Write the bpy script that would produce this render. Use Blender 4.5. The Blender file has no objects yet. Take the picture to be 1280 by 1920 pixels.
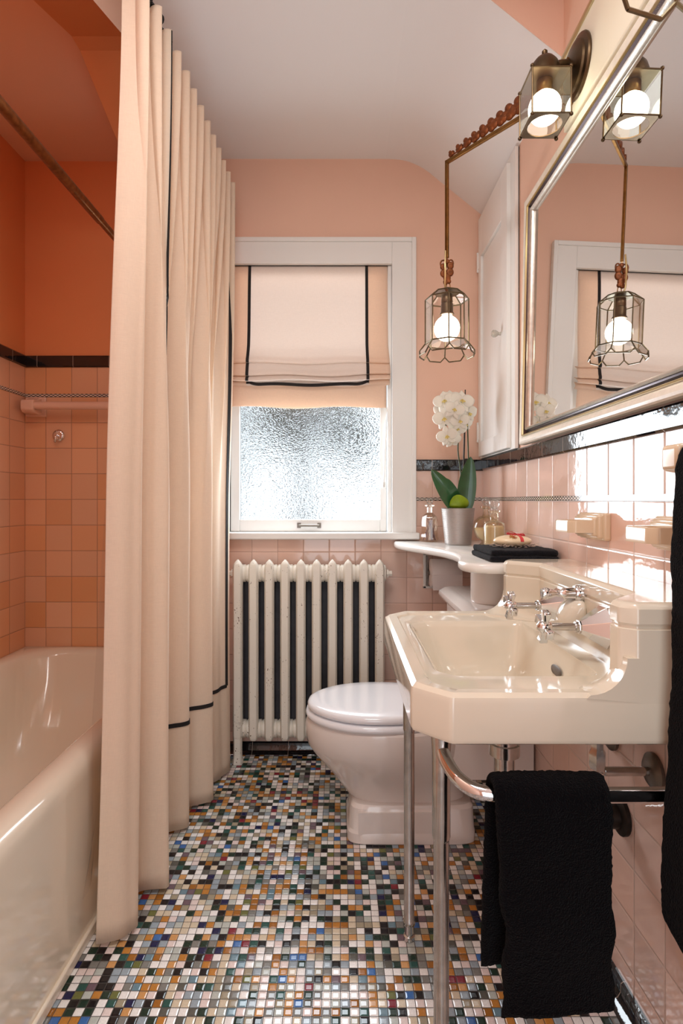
import bpy, bmesh, math, random
from math import sin, cos, pi, radians, sqrt, atan2
from mathutils import Vector, Matrix, noise as mnoise

random.seed(7)
SC = bpy.context.scene
COL = SC.collection

# ------------------------------------------------------------------ colour + materials
def lin(c):
    c = c / 255.0
    return c / 12.92 if c <= 0.04045 else ((c + 0.055) / 1.055) ** 2.4
def rgb(r, g, b, a=1.0):
    return (lin(r), lin(g), lin(b), a)

def new_mat(name):
    m = bpy.data.materials.new(name); m.use_nodes = True
    nt = m.node_tree; nt.nodes.clear()
    out = nt.nodes.new('ShaderNodeOutputMaterial')
    return m, nt, out
def N(nt, t, **kw):
    n = nt.nodes.new(t)
    for k, v in kw.items():
        if k.startswith('i_'):
            n.inputs[k[2:].replace('_', ' ')].default_value = v
        else:
            setattr(n, k, v)
    return n
def L(nt, a, b): nt.links.new(a, b)

def principled(name, col, rough=0.5, metal=0.0, spec=0.5, coat=0.0, bump=None, var=None, trans=0.0, sheen=0.0, ior=1.45):
    """bump = (scale, strength, distance); var = (scale, amount) mottled colour variation"""
    m, nt, out = new_mat(name)
    b = N(nt, 'ShaderNodeBsdfPrincipled')
    b.inputs['Base Color'].default_value = col
    b.inputs['Roughness'].default_value = rough
    b.inputs['Metallic'].default_value = metal
    b.inputs['Specular IOR Level'].default_value = spec
    b.inputs['Coat Weight'].default_value = coat
    b.inputs['Coat Roughness'].default_value = 0.06
    b.inputs['Transmission Weight'].default_value = trans
    b.inputs['Sheen Weight'].default_value = sheen
    b.inputs['IOR'].default_value = ior
    L(nt, b.outputs[0], out.inputs['Surface'])
    tc = None
    if bump or var:
        tc = N(nt, 'ShaderNodeTexCoord')
    if bump:
        no = N(nt, 'ShaderNodeTexNoise'); no.inputs['Scale'].default_value = bump[0]; no.inputs['Detail'].default_value = 4
        L(nt, tc.outputs['Object'], no.inputs['Vector'])
        bp = N(nt, 'ShaderNodeBump'); bp.inputs['Strength'].default_value = bump[1]; bp.inputs['Distance'].default_value = bump[2]
        L(nt, no.outputs['Fac'], bp.inputs['Height']); L(nt, bp.outputs[0], b.inputs['Normal'])
    if var:
        no = N(nt, 'ShaderNodeTexNoise'); no.inputs['Scale'].default_value = var[0]; no.inputs['Detail'].default_value = 5
        L(nt, tc.outputs['Object'], no.inputs['Vector'])
        mp = N(nt, 'ShaderNodeMapRange'); mp.inputs['From Min'].default_value = 0.3; mp.inputs['From Max'].default_value = 0.7
        mp.inputs['To Min'].default_value = 1 - var[1]; mp.inputs['To Max'].default_value = 1 + var[1] * .5
        L(nt, no.outputs['Fac'], mp.inputs['Value'])
        mx = N(nt, 'ShaderNodeVectorMath', operation='SCALE'); mx.inputs[0].default_value = col[:3]
        L(nt, mp.outputs[0], mx.inputs['Scale']); L(nt, mx.outputs[0], b.inputs['Base Color'])
    return m

def thin_glass(name, tint=(1, 1, 1, 1), gloss=0.12, rough=0.02):
    m, nt, out = new_mat(name)
    t = N(nt, 'ShaderNodeBsdfTransparent'); t.inputs[0].default_value = tint
    g = N(nt, 'ShaderNodeBsdfGlossy'); g.inputs['Roughness'].default_value = rough
    f = N(nt, 'ShaderNodeLayerWeight'); f.inputs['Blend'].default_value = 0.25
    ad = N(nt, 'ShaderNodeMath', operation='MULTIPLY_ADD'); ad.inputs[1].default_value = 0.55; ad.inputs[2].default_value = gloss * .4
    L(nt, f.outputs['Fresnel'], ad.inputs[0])
    mx = N(nt, 'ShaderNodeMixShader'); L(nt, ad.outputs[0], mx.inputs[0]); L(nt, t.outputs[0], mx.inputs[1]); L(nt, g.outputs[0], mx.inputs[2])
    L(nt, mx.outputs[0], out.inputs['Surface'])
    return m

def math_node(nt, op, a, b=None, c=None):
    n = N(nt, 'ShaderNodeMath', operation=op)
    for i, v in enumerate((a, b, c)):
        if v is None: continue
        if isinstance(v, (int, float)): n.inputs[i].default_value = v
        else: L(nt, v, n.inputs[i])
    return n.outputs[0]

def tile_mat(name, col, axis, u0, pu, ztop, pz, grout, gw=0.0016, rough=0.07, var=0.10, wav=0.0016):
    """ceramic wall tile; axis 0 -> u is world X, 1 -> u is world Y.  Rows hang down from ztop (no row joint above it)."""
    m, nt, out = new_mat(name)
    geo = N(nt, 'ShaderNodeNewGeometry'); sp = N(nt, 'ShaderNodeSeparateXYZ'); L(nt, geo.outputs['Position'], sp.inputs[0])
    u = math_node(nt, 'DIVIDE', math_node(nt, 'SUBTRACT', sp.outputs[axis], u0), pu)
    zz = math_node(nt, 'MAXIMUM', math_node(nt, 'SUBTRACT', ztop, sp.outputs[2]), -pz * 0.5)
    v = math_node(nt, 'DIVIDE', zz, pz)
    # distance to the nearest joint (metres)
    def edge(t, p):
        fr = math_node(nt, 'FRACT', t)
        return math_node(nt, 'MULTIPLY', math_node(nt, 'MINIMUM', fr, math_node(nt, 'SUBTRACT', 1.0, fr)), p)
    d = math_node(nt, 'MINIMUM', edge(u, pu), edge(v, pz))
    mask = N(nt, 'ShaderNodeMapRange'); mask.inputs['From Min'].default_value = gw * .45; mask.inputs['From Max'].default_value = gw * .75
    L(nt, d, mask.inputs['Value'])
    hgt = N(nt, 'ShaderNodeMapRange', interpolation_type='SMOOTHSTEP'); hgt.inputs['From Min'].default_value = gw * .4; hgt.inputs['From Max'].default_value = gw * 2.4
    L(nt, d, hgt.inputs['Value'])
    cell = N(nt, 'ShaderNodeCombineXYZ'); L(nt, math_node(nt, 'FLOOR', u), cell.inputs[0]); L(nt, math_node(nt, 'FLOOR', v), cell.inputs[1])
    wn = N(nt, 'ShaderNodeTexWhiteNoise', noise_dimensions='3D'); L(nt, cell.outputs[0], wn.inputs['Vector'])
    hs = N(nt, 'ShaderNodeHueSaturation'); hs.inputs['Color'].default_value = col
    mv = N(nt, 'ShaderNodeMapRange'); mv.inputs['To Min'].default_value = 1 - var; mv.inputs['To Max'].default_value = 1 + var * .6
    L(nt, wn.outputs['Value'], mv.inputs['Value']); L(nt, mv.outputs[0], hs.inputs['Value'])
    sepc = N(nt, 'ShaderNodeSeparateColor'); L(nt, wn.outputs['Color'], sepc.inputs[0])
    ms = N(nt, 'ShaderNodeMapRange'); ms.inputs['To Min'].default_value = .9; ms.inputs['To Max'].default_value = 1.1
    L(nt, sepc.outputs[1], ms.inputs['Value']); L(nt, ms.outputs[0], hs.inputs['Saturation'])
    no2 = N(nt, 'ShaderNodeTexNoise'); no2.inputs['Scale'].default_value = 22; no2.inputs['Detail'].default_value = 3
    L(nt, geo.outputs['Position'], no2.inputs['Vector'])
    mix = N(nt, 'ShaderNodeMix', data_type='RGBA'); mix.inputs[6].default_value = grout
    L(nt, mask.outputs[0], mix.inputs[0]); L(nt, hs.outputs[0], mix.inputs[7])
    b = N(nt, 'ShaderNodeBsdfPrincipled'); L(nt, mix.outputs[2], b.inputs['Base Color'])
    rr = N(nt, 'ShaderNodeMapRange'); rr.inputs['To Min'].default_value = .6; rr.inputs['To Max'].default_value = rough
    L(nt, mask.outputs[0], rr.inputs['Value']); L(nt, rr.outputs[0], b.inputs['Roughness'])
    b.inputs['Specular IOR Level'].default_value = .6
    # joint depth, a tilt of its own for every tile, and glaze ripple
    bp = N(nt, 'ShaderNodeBump'); bp.inputs['Strength'].default_value = .6; bp.inputs['Distance'].default_value = .0012
    L(nt, hgt.outputs[0], bp.inputs['Height'])
    bp2 = N(nt, 'ShaderNodeBump'); bp2.inputs['Strength'].default_value = .35; bp2.inputs['Distance'].default_value = wav
    L(nt, no2.outputs['Fac'], bp2.inputs['Height']); L(nt, bp.outputs[0], bp2.inputs['Normal'])
    va = N(nt, 'ShaderNodeVectorMath', operation='SUBTRACT'); L(nt, wn.outputs['Color'], va.inputs[0]); va.inputs[1].default_value = (.5, .5, .5)
    vs = N(nt, 'ShaderNodeVectorMath', operation='SCALE'); vs.inputs['Scale'].default_value = .018; L(nt, va.outputs[0], vs.inputs[0])
    vadd = N(nt, 'ShaderNodeVectorMath', operation='ADD'); L(nt, bp2.outputs[0], vadd.inputs[0]); L(nt, vs.outputs[0], vadd.inputs[1])
    vn = N(nt, 'ShaderNodeVectorMath', operation='NORMALIZE'); L(nt, vadd.outputs[0], vn.inputs[0])
    L(nt, vn.outputs[0], b.inputs['Normal'])
    L(nt, b.outputs[0], out.inputs['Surface'])
    return m

def black_tile_mat(name, axis, u0, pu):
    m, nt, out = new_mat(name)
    geo = N(nt, 'ShaderNodeNewGeometry'); sp = N(nt, 'ShaderNodeSeparateXYZ'); L(nt, geo.outputs['Position'], sp.inputs[0])
    u = math_node(nt, 'DIVIDE', math_node(nt, 'SUBTRACT', sp.outputs[axis], u0), pu)
    fr = math_node(nt, 'FRACT', u)
    d = math_node(nt, 'MULTIPLY', math_node(nt, 'MINIMUM', fr, math_node(nt, 'SUBTRACT', 1.0, fr)), pu)
    mask = N(nt, 'ShaderNodeMapRange'); mask.inputs['From Min'].default_value = .0006; mask.inputs['From Max'].default_value = .0013
    L(nt, d, mask.inputs['Value'])
    mix = N(nt, 'ShaderNodeMix', data_type='RGBA'); mix.inputs[6].default_value = rgb(165, 150, 138); mix.inputs[7].default_value = rgb(22, 20, 24)
    L(nt, mask.outputs[0], mix.inputs[0])
    no = N(nt, 'ShaderNodeTexNoise'); no.inputs['Scale'].default_value = 28; no.inputs['Detail'].default_value = 3
    L(nt, geo.outputs['Position'], no.inputs['Vector'])
    bp = N(nt, 'ShaderNodeBump'); bp.inputs['Strength'].default_value = .4; bp.inputs['Distance'].default_value = .002
    L(nt, no.outputs['Fac'], bp.inputs['Height'])
    b = N(nt, 'ShaderNodeBsdfPrincipled'); b.inputs['Roughness'].default_value = .06; b.inputs['Specular IOR Level'].default_value = .75
    L(nt, mix.outputs[2], b.inputs['Base Color']); L(nt, bp.outputs[0], b.inputs['Normal']); L(nt, b.outputs[0], out.inputs['Surface'])
    return m

def chain_mat(name, axis, zc, hh, pitch=0.0185):
    """black and white interlaced chain on a narrow liner tile"""
    m, nt, out = new_mat(name)
    geo = N(nt, 'ShaderNodeNewGeometry'); sp = N(nt, 'ShaderNodeSeparateXYZ'); L(nt, geo.outputs['Position'], sp.inputs[0])
    v = math_node(nt, 'DIVIDE', math_node(nt, 'SUBTRACT', sp.outputs[2], zc), hh)
    s = math_node(nt, 'ABSOLUTE', math_node(nt, 'SINE', math_node(nt, 'MULTIPLY', sp.outputs[axis], pi / pitch)))
    s = math_node(nt, 'MULTIPLY', s, .62)
    d = math_node(nt, 'ABSOLUTE', math_node(nt, 'SUBTRACT', math_node(nt, 'ABSOLUTE', v), s))
    blk = math_node(nt, 'LESS_THAN', d, .22)
    dot = math_node(nt, 'LESS_THAN', math_node(nt, 'ADD', math_node(nt, 'ABSOLUTE', v), math_node(nt, 'MULTIPLY', s, -1.0)), -.30)
    edge = math_node(nt, 'GREATER_THAN', math_node(nt, 'ABSOLUTE', v), .86)
    k = math_node(nt, 'MAXIMUM', blk, edge)
    mix = N(nt, 'ShaderNodeMix', data_type='RGBA'); mix.inputs[6].default_value = rgb(232, 214, 200); mix.inputs[7].default_value = rgb(25, 22, 26)
    L(nt, k, mix.inputs[0])
    b = N(nt, 'ShaderNodeBsdfPrincipled'); b.inputs['Roughness'].default_value = .08; b.inputs['Specular IOR Level'].default_value = .6
    L(nt, mix.outputs[2], b.inputs['Base Color']); L(nt, b.outputs[0], out.inputs['Surface'])
    return m

def mosaic_mat(name, p=0.0196):
    m, nt, out = new_mat(name)
    geo = N(nt, 'ShaderNodeNewGeometry'); sp = N(nt, 'ShaderNodeSeparateXYZ'); L(nt, geo.outputs['Position'], sp.inputs[0])
    wob = N(nt, 'ShaderNodeTexNoise'); wob.inputs['Scale'].default_value = 9; L(nt, geo.outputs['Position'], wob.inputs['Vector'])
    wofs = math_node(nt, 'MULTIPLY', math_node(nt, 'SUBTRACT', wob.outputs['Fac'], .5), .16)
    u = math_node(nt, 'ADD', math_node(nt, 'DIVIDE', sp.outputs[0], p), wofs)
    v = math_node(nt, 'ADD', math_node(nt, 'DIVIDE', sp.outputs[1], p), wofs)
    fu = math_node(nt, 'FRACT', u); fv = math_node(nt, 'FRACT', v)
    def ed(fr): return math_node(nt, 'MINIMUM', fr, math_node(nt, 'SUBTRACT', 1.0, fr))
    eu, ev = ed(fu), ed(fv)
    d = math_node(nt, 'SMOOTH_MIN', eu, ev, .06)
    mask = N(nt, 'ShaderNodeMapRange'); mask.inputs['From Min'].default_value = .030; mask.inputs['From Max'].default_value = .052
    L(nt, d, mask.inputs['Value'])
    cell = N(nt, 'ShaderNodeCombineXYZ'); L(nt, math_node(nt, 'FLOOR', u), cell.inputs[0]); L(nt, math_node(nt, 'FLOOR', v), cell.inputs[1])
    wn = N(nt, 'ShaderNodeTexWhiteNoise', noise_dimensions='2D'); L(nt, cell.outputs[0], wn.inputs['Vector'])
    ramp = N(nt, 'ShaderNodeValToRGB'); cr = ramp.color_ramp; cr.interpolation = 'CONSTANT'
    pal = [((240, 238, 236), .19), ((228, 212, 208), .08), ((212, 198, 174), .09), ((184, 190, 184), .09), ((152, 166, 176), .08),
           ((128, 128, 124), .06), ((160, 150, 128), .05), ((24, 22, 26), .08), ((28, 52, 42), .07), ((40, 84, 78), .05),
           ((186, 126, 56), .07), ((158, 102, 40), .045), ((204, 152, 96), .05), ((108, 138, 152), .03), ((62, 108, 172), .018),
           ((130, 38, 52), .014), ((26, 30, 74), .016), ((108, 112, 62), .012), ((112, 92, 102), .02), ((92, 92, 86), .03)]
    tot = sum(w for _, w in pal); acc = 0
    for i, (c, w) in enumerate(pal):
        if i < 2: e = cr.elements[i]; e.position = acc / tot
        else: e = cr.elements.new(acc / tot)
        e.color = rgb(*c); acc += w
    L(nt, wn.outputs['Value'], ramp.inputs[0])
    # glaze thins at the tile edge, mottles inside
    no = N(nt, 'ShaderNodeTexNoise'); no.inputs['Scale'].default_value = 260; no.inputs['Detail'].default_value = 2
    L(nt, geo.outputs['Position'], no.inputs['Vector'])
    vm = N(nt, 'ShaderNodeMapRange'); vm.inputs['To Min'].default_value = .82; vm.inputs['To Max'].default_value = 1.16
    L(nt, no.outputs['Fac'], vm.inputs['Value'])
    sc = N(nt, 'ShaderNodeVectorMath', operation='SCALE'); L(nt, ramp.outputs[0], sc.inputs[0]); L(nt, vm.outputs[0], sc.inputs['Scale'])
    mix = N(nt, 'ShaderNodeMix', data_type='RGBA'); mix.inputs[6].default_value = rgb(64, 58, 54)
    L(nt, mask.outputs[0], mix.inputs[0]); L(nt, sc.outputs[0], mix.inputs[7])
    b = N(nt, 'ShaderNodeBsdfPrincipled'); L(nt, mix.outputs[2], b.inputs['Base Color'])
    rr = N(nt, 'ShaderNodeMapRange'); rr.inputs['To Min'].default_value = .7; rr.inputs['To Max'].default_value = .14
    L(nt, mask.outputs[0], rr.inputs['Value']); L(nt, rr.outputs[0], b.inputs['Roughness'])
    b.inputs['Specular IOR Level'].default_value = .5
    hg = N(nt, 'ShaderNodeMapRange', interpolation_type='SMOOTHERSTEP'); hg.inputs['From Min'].default_value = .02; hg.inputs['From Max'].default_value = .26
    L(nt, d, hg.inputs['Value'])
    bp = N(nt, 'ShaderNodeBump'); bp.inputs['Strength'].default_value = .55; bp.inputs['Distance'].default_value = .0012
    L(nt, hg.outputs[0], bp.inputs['Height'])
    va = N(nt, 'ShaderNodeVectorMath', operation='SUBTRACT'); L(nt, wn.outputs['Color'], va.inputs[0]); va.inputs[1].default_value = (.5, .5, .5)
    vs = N(nt, 'ShaderNodeVectorMath', operation='SCALE'); vs.inputs['Scale'].default_value = .05; L(nt, va.outputs[0], vs.inputs[0])
    vadd = N(nt, 'ShaderNodeVectorMath', operation='ADD'); L(nt, bp.outputs[0], vadd.inputs[0]); L(nt, vs.outputs[0], vadd.inputs[1])
    vn = N(nt, 'ShaderNodeVectorMath', operation='NORMALIZE'); L(nt, vadd.outputs[0], vn.inputs[0])
    L(nt, vn.outputs[0], b.inputs['Normal']); L(nt, b.outputs[0], out.inputs['Surface'])
    return m

def fabric_mat(name, col, transl=0.3, tcol=None, scale=900, bump=.25, rough=.85, plane='YZ'):
    m, nt, out = new_mat(name)
    geo = N(nt, 'ShaderNodeNewGeometry')
    mp = N(nt, 'ShaderNodeMapping'); mp.inputs['Scale'].default_value = (60, 60, scale)
    L(nt, geo.outputs['Position'], mp.inputs['Vector'])
    n1 = N(nt, 'ShaderNodeTexNoise'); n1.inputs['Scale'].default_value = 1.0; L(nt, mp.outputs[0], n1.inputs['Vector'])
    mp2 = N(nt, 'ShaderNodeMapping'); mp2.inputs['Scale'].default_value = (scale, scale, 60)
    L(nt, geo.outputs['Position'], mp2.inputs['Vector'])
    n2 = N(nt, 'ShaderNodeTexNoise'); n2.inputs['Scale'].default_value = 1.0; L(nt, mp2.outputs[0], n2.inputs['Vector'])
    s = math_node(nt, 'ADD', n1.outputs['Fac'], n2.outputs['Fac'])
    vm = N(nt, 'ShaderNodeMapRange'); vm.inputs['From Min'].default_value = .6; vm.inputs['From Max'].default_value = 1.4
    vm.inputs['To Min'].default_value = .92; vm.inputs['To Max'].default_value = 1.06
    L(nt, s, vm.inputs['Value'])
    sc = N(nt, 'ShaderNodeVectorMath', operation='SCALE'); sc.inputs[0].default_value = col[:3]; L(nt, vm.outputs[0], sc.inputs['Scale'])
    b = N(nt, 'ShaderNodeBsdfPrincipled'); b.inputs['Roughness'].default_value = rough; b.inputs['Specular IOR Level'].default_value = .2
    b.inputs['Sheen Weight'].default_value = .15
    L(nt, sc.outputs[0], b.inputs['Base Color'])
    bp = N(nt, 'ShaderNodeBump'); bp.inputs['Strength'].default_value = bump; bp.inputs['Distance'].default_value = .0006
    L(nt, s, bp.inputs['Height']); L(nt, bp.outputs[0], b.inputs['Normal'])
    t = N(nt, 'ShaderNodeBsdfTranslucent'); t.inputs[0].default_value = tcol or col
    mx = N(nt, 'ShaderNodeMixShader'); mx.inputs[0].default_value = transl
    L(nt, b.outputs[0], mx.inputs[1]); L(nt, t.outputs[0], mx.inputs[2]); L(nt, mx.outputs[0], out.inputs['Surface'])
    return m

# ------------------------------------------------------------------ objects
def obj(name, bm, mats, parent=None, smooth=True, bevel=0.0, sub=0, wn=False, angle=40, solid=0.0, segs=2):
    me = bpy.data.meshes.new(name)
    bmesh.ops.recalc_face_normals(bm, faces=bm.faces)
    bm.to_mesh(me); bm.free()
    if not isinstance(mats, (list, tuple)): mats = [mats]
    for mt in mats: me.materials.append(mt)
    o = bpy.data.objects.new(name, me); COL.objects.link(o)
    if solid:
        md = o.modifiers.new('solid', 'SOLIDIFY'); md.thickness = solid; md.offset = 0
    if bevel:
        md = o.modifiers.new('bevel', 'BEVEL'); md.width = bevel; md.segments = segs; md.limit_method = 'ANGLE'; md.angle_limit = radians(35)
        md.harden_normals = False
    if sub:
        md = o.modifiers.new('sub', 'SUBSURF'); md.levels = sub; md.render_levels = sub
    if smooth:
        for p in me.polygons: p.use_smooth = True
        try: me.set_sharp_from_angle(angle=radians(angle))
        except Exception: pass
    if wn:
        md = o.modifiers.new('wn', 'WEIGHTED_NORMAL'); md.keep_sharp = True; md.weight = 80; md.thresh = .02
    if parent is not None:
        o.parent = parent
        root = parent
        off = Vector((0, 0, 0))
        o.matrix_parent_inverse = world_of(parent).inverted()
    return o
_W = {}
def world_of(o):
    return _W.get(o.name, Matrix.Identity(4))
def tag(o, label=None, cat=None, group=None, kind=None):
    if label: o['label'] = label
    if cat: o['category'] = cat
    if group: o['group'] = group
    if kind: o['kind'] = kind
    return o
def thing(name, label, cat, loc=(0, 0, 0), group=None):
    o = bpy.data.objects.new(name, None); COL.objects.link(o)
    o.empty_display_size = .05
    o.location = loc; _W[o.name] = Matrix.Translation(Vector(loc))
    return tag(o, label, cat, group)
def struct(o):
    o['kind'] = 'structure'; return o
def struct_empty(name, loc):
    o = bpy.data.objects.new(name, None); COL.objects.link(o); o.location = loc; o.empty_display_size = .05
    _W[o.name] = Matrix.Translation(Vector(loc)); o['kind'] = 'structure'
    return o

# ------------------------------------------------------------------ mesh helpers
def BM(): return bmesh.new()
def quad(bm, pts, mi=0):
    vs = [bm.verts.new(p) for p in pts]
    f = bm.faces.new(vs); f.material_index = mi; return f
def box(bm, x0, x1, y0, y1, z0, z1, mi=0):
    v = [bm.verts.new((x, y, z)) for z in (z0, z1) for y in (y0, y1) for x in (x0, x1)]
    for a in ((0, 2, 3, 1), (4, 5, 7, 6), (0, 1, 5, 4), (2, 6, 7, 3), (0, 4, 6, 2), (1, 3, 7, 5)):
        f = bm.faces.new([v[i] for i in a]); f.material_index = mi
    return v
def rings(bm, rs, cap0=True, cap1=True, mi=0, closed=True):
    """loft a list of equal-length point rings"""
    V = [[bm.verts.new(p) for p in r] for r in rs]
    n = len(rs[0])
    for a, b in zip(V, V[1:]):
        for i in range(n if closed else n - 1):
            j = (i + 1) % n
            f = bm.faces.new((a[i], a[j], b[j], b[i])); f.material_index = mi
    if cap0: f = bm.faces.new(list(reversed(V[0]))); f.material_index = mi
    if cap1: f = bm.faces.new(V[-1]); f.material_index = mi
    return V
def frame_of(d):
    d = Vector(d).normalized()
    up = Vector((0, 0, 1)) if abs(d.z) < .95 else Vector((0, 1, 0))
    a = d.cross(up).normalized(); b = a.cross(d).normalized()
    return a, b
def rod(bm, p, q, r, r2=None, n=14, mi=0, caps=True):
    p, q = Vector(p), Vector(q); a, b = frame_of(q - p); r2 = r if r2 is None else r2
    R = lambda c, rr: [c + (a * cos(2 * pi * i / n) + b * sin(2 * pi * i / n)) * rr for i in range(n)]
    rings(bm, [R(p, r), R(q, r2)], caps, caps, mi)
def tube(bm, pts, r, n=12, mi=0, closed=False, flat=1.0, caps=True):
    """sweep a round section along pts with parallel transport; r may be a list"""
    pts = [Vector(p) for p in pts]; m = len(pts)
    rr = r if isinstance(r, (list, tuple)) else [r] * m
    rs = []; a = None
    for i in range(m):
        if closed: t = pts[(i + 1) % m] - pts[i - 1]
        else: t = pts[min(i + 1, m - 1)] - pts[max(i - 1, 0)]
        t.normalize()
        if a is None: a, b = frame_of(t)
        else:
            a = (a - t * a.dot(t)).normalized(); b = t.cross(a) * -1
            b = a.cross(t)
        rs.append([pts[i] + (a * cos(2 * pi * k / n) + b * sin(2 * pi * k / n) * flat) * rr[i] for k in range(n)])
    if closed:
        rs.append(rs[0]); rings(bm, rs, False, False, mi)
        bmesh.ops.remove_doubles(bm, verts=bm.verts, dist=1e-6)
    else: rings(bm, rs, caps, caps, mi)
def lathe(bm, prof, c=(0, 0, 0), n=32, axis='Z', mi=0, cap0=True, cap1=True, sides=None, rot=0):
    """prof: list of (radius, height)"""
    n = sides or n; c = Vector(c); rs = []
    for r, h in prof:
        r = max(r, 1e-4); ring = []
        for i in range(n):
            t = 2 * pi * i / n + rot; x, y = r * cos(t), r * sin(t)
            if axis == 'Z': ring.append(c + Vector((x, y, h)))
            elif axis == '-X': ring.append(c + Vector((-h, y, x)))
            elif axis == 'X': ring.append(c + Vector((h, x, y)))
            elif axis == 'Y': ring.append(c + Vector((y, h, x)))
            elif axis == '-Y': ring.append(c + Vector((x, -h, y)))
        rs.append(ring)
    rings(bm, rs, cap0, cap1, mi)
def sphere(bm, c, r, sx=1, sy=1, sz=1, seg=24, rg=14, mi=0):
    prof = [(r * sin(pi * i / rg), -r * cos(pi * i / rg)) for i in range(rg + 1)]
    c = Vector(c); rs = []
    for rr, h in prof:
        rr = max(rr, 1e-4)
        rs.append([c + Vector((rr * cos(2 * pi * k / seg) * sx, rr * sin(2 * pi * k / seg) * sy, h * sz)) for k in range(seg)])
    rings(bm, rs, True, True, mi)
def prism(bm, poly, z0, z1, plane='XY', mi=0):
    """extrude a 2D polygon: XY along Z, YZ along X, XZ along Y"""
    f = {'XY': lambda a, b, c: (a, b, c), 'YZ': lambda a, b, c: (c, a, b), 'XZ': lambda a, b, c: (a, c, b)}[plane]
    rings(bm, [[f(a, b, z0) for a, b in poly], [f(a, b, z1) for a, b in poly]], True, True, mi)
def fillet(poly, r, seg=5):
    """round the corners of a closed 2D polygon; r number or list"""
    out = []; n = len(poly)
    for i in range(n):
        p0, p1, p2 = Vector(poly[i - 1]), Vector(poly[i]), Vector(poly[(i + 1) % n])
        rr = r[i] if isinstance(r, (list, tuple)) else r
        if rr <= 0: out.append(tuple(p1)); continue
        a, b = (p0 - p1), (p2 - p1); la, lb = a.length, b.length; a.normalize(); b.normalize()
        ang = a.angle(b)
        if ang > pi - .02: out.append(tuple(p1)); continue
        t = min(rr / math.tan(ang / 2), la * .49, lb * .49); q0, q2 = p1 + a * t, p1 + b * t
        for k in range(seg + 1):
            s = k / seg
            out.append(tuple((1 - s) ** 2 * q0 + 2 * s * (1 - s) * p1 + s * s * q2))
    return out
def rays(poly, c, angles):
    """where rays from c at the given angles leave the polygon"""
    out = []; n = len(poly)
    for t in angles:
        d = (cos(t), sin(t)); best = None
        for i in range(n):
            (x1, y1), (x2, y2) = poly[i], poly[(i + 1) % n]
            ex, ey = x2 - x1, y2 - y1; den = d[0] * ey - d[1] * ex
            if abs(den) < 1e-12: continue
            s = ((x1 - c[0]) * ey - (y1 - c[1]) * ex) / den
            w = ((x1 - c[0]) * d[1] - (y1 - c[1]) * d[0]) / den
            if s > 0 and -1e-6 <= w <= 1 + 1e-6 and (best is None or s > best): best = s
        out.append((c[0] + d[0] * best, c[1] + d[1] * best))
    return out
def angle_list(polys, c, n=72):
    A = [2 * pi * i / n - pi for i in range(n)]
    for P in polys: A += [atan2(y - c[1], x - c[0]) for x, y in P]
    A.sort(); out = [A[0]]
    for a in A[1:]:
        if a - out[-1] > .004: out.append(a)
    return out
def catmull(pts, per=10):
    P = [Vector(p) for p in pts]; out = []
    for i in range(len(P) - 1):
        p0 = P[max(i - 1, 0)]; p1 = P[i]; p2 = P[i + 1]; p3 = P[min(i + 2, len(P) - 1)]
        for k in range(per):
            t = k / per
            out.append(.5 * ((2 * p1) + (p2 - p0) * t + (2 * p0 - 5 * p1 + 4 * p2 - p3) * t * t + (3 * p1 - p0 - 3 * p2 + p3) * t ** 3))
    out.append(P[-1]); return out
def dup(root, loc, label, group=None):
    r = root.copy(); COL.objects.link(r); r.location = loc; r['label'] = label
    if group: r['group'] = group
    for ch in list(root.children):
        c = ch.copy(); COL.objects.link(c); c.parent = r
        for g in list(ch.children):
            d = g.copy(); COL.objects.link(d); d.parent = c
    return r

# ------------------------------------------------------------------ palette
M = {}
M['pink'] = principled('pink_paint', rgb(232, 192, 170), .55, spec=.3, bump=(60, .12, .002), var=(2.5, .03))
M['coral_bounce'] = principled('coral_bounce_paint', rgb(225, 146, 96), .5, spec=.3, bump=(60, .12, .002), var=(2.5, .03))  # alcove walls: orange bounced light put into the paint colour
M['peach'] = principled('peach_bounce_paint', rgb(234, 188, 154), .6, spec=.2, bump=(14, .12, .004))  # alcove ceiling: warm bounce from the walls tinted into its colour
M['white_ceiling'] = principled('ceiling_paint', rgb(234, 233, 233), .6, spec=.2, bump=(14, .12, .004))
M['white_paint'] = principled('white_gloss_paint', rgb(232, 231, 228), .3, spec=.4, bump=(30, .1, .001))
M['cream_paint'] = principled('cream_paint', rgb(230, 222, 202), .3, spec=.45)
M['porcelain'] = principled('cream_porcelain', rgb(222, 212, 194), .1, spec=.5, coat=.5)
M['toilet'] = principled('blush_porcelain', rgb(224, 214, 208), .12, spec=.5, coat=.5)
M['tubwhite'] = principled('tub_enamel', rgb(236, 225, 206), .14, spec=.5, coat=.4)
M['seat'] = principled('white_seat', rgb(236, 236, 240), .16, spec=.5, coat=.4)
M['shelf'] = principled('shelf_enamel', rgb(234, 231, 226), .22, spec=.5, coat=.2)
M['chrome'] = principled('chrome', (.78, .78, .80, 1), .07, metal=1)
M['worn_chrome'] = principled('worn_chrome', (.62, .60, .58, 1), .18, metal=1, bump=(120, .15, .0006), var=(40, .2))
M['darkmetal'] = principled('dark_metal', rgb(52, 46, 42), .45, metal=.7, var=(50, .3))
M['pewter'] = principled('pewter', rgb(120, 112, 104), .35, metal=.9)
M['iron'] = principled('black_iron', rgb(30, 28, 28), .5, metal=.5)
M['brass'] = principled('antique_brass', rgb(142, 104, 58), .32, metal=1, var=(60, .25))
M['bronze'] = principled('bronze_patina', rgb(96, 78, 58), .35, metal=1, var=(40, .25))
M['rust'] = principled('russet_bronze', rgb(128, 70, 34), .48, metal=.55, bump=(180, .3, .001), var=(90, .4))
M['came'] = principled('lead_came', rgb(110, 98, 76), .35, metal=.9, var=(80, .2))
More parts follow.
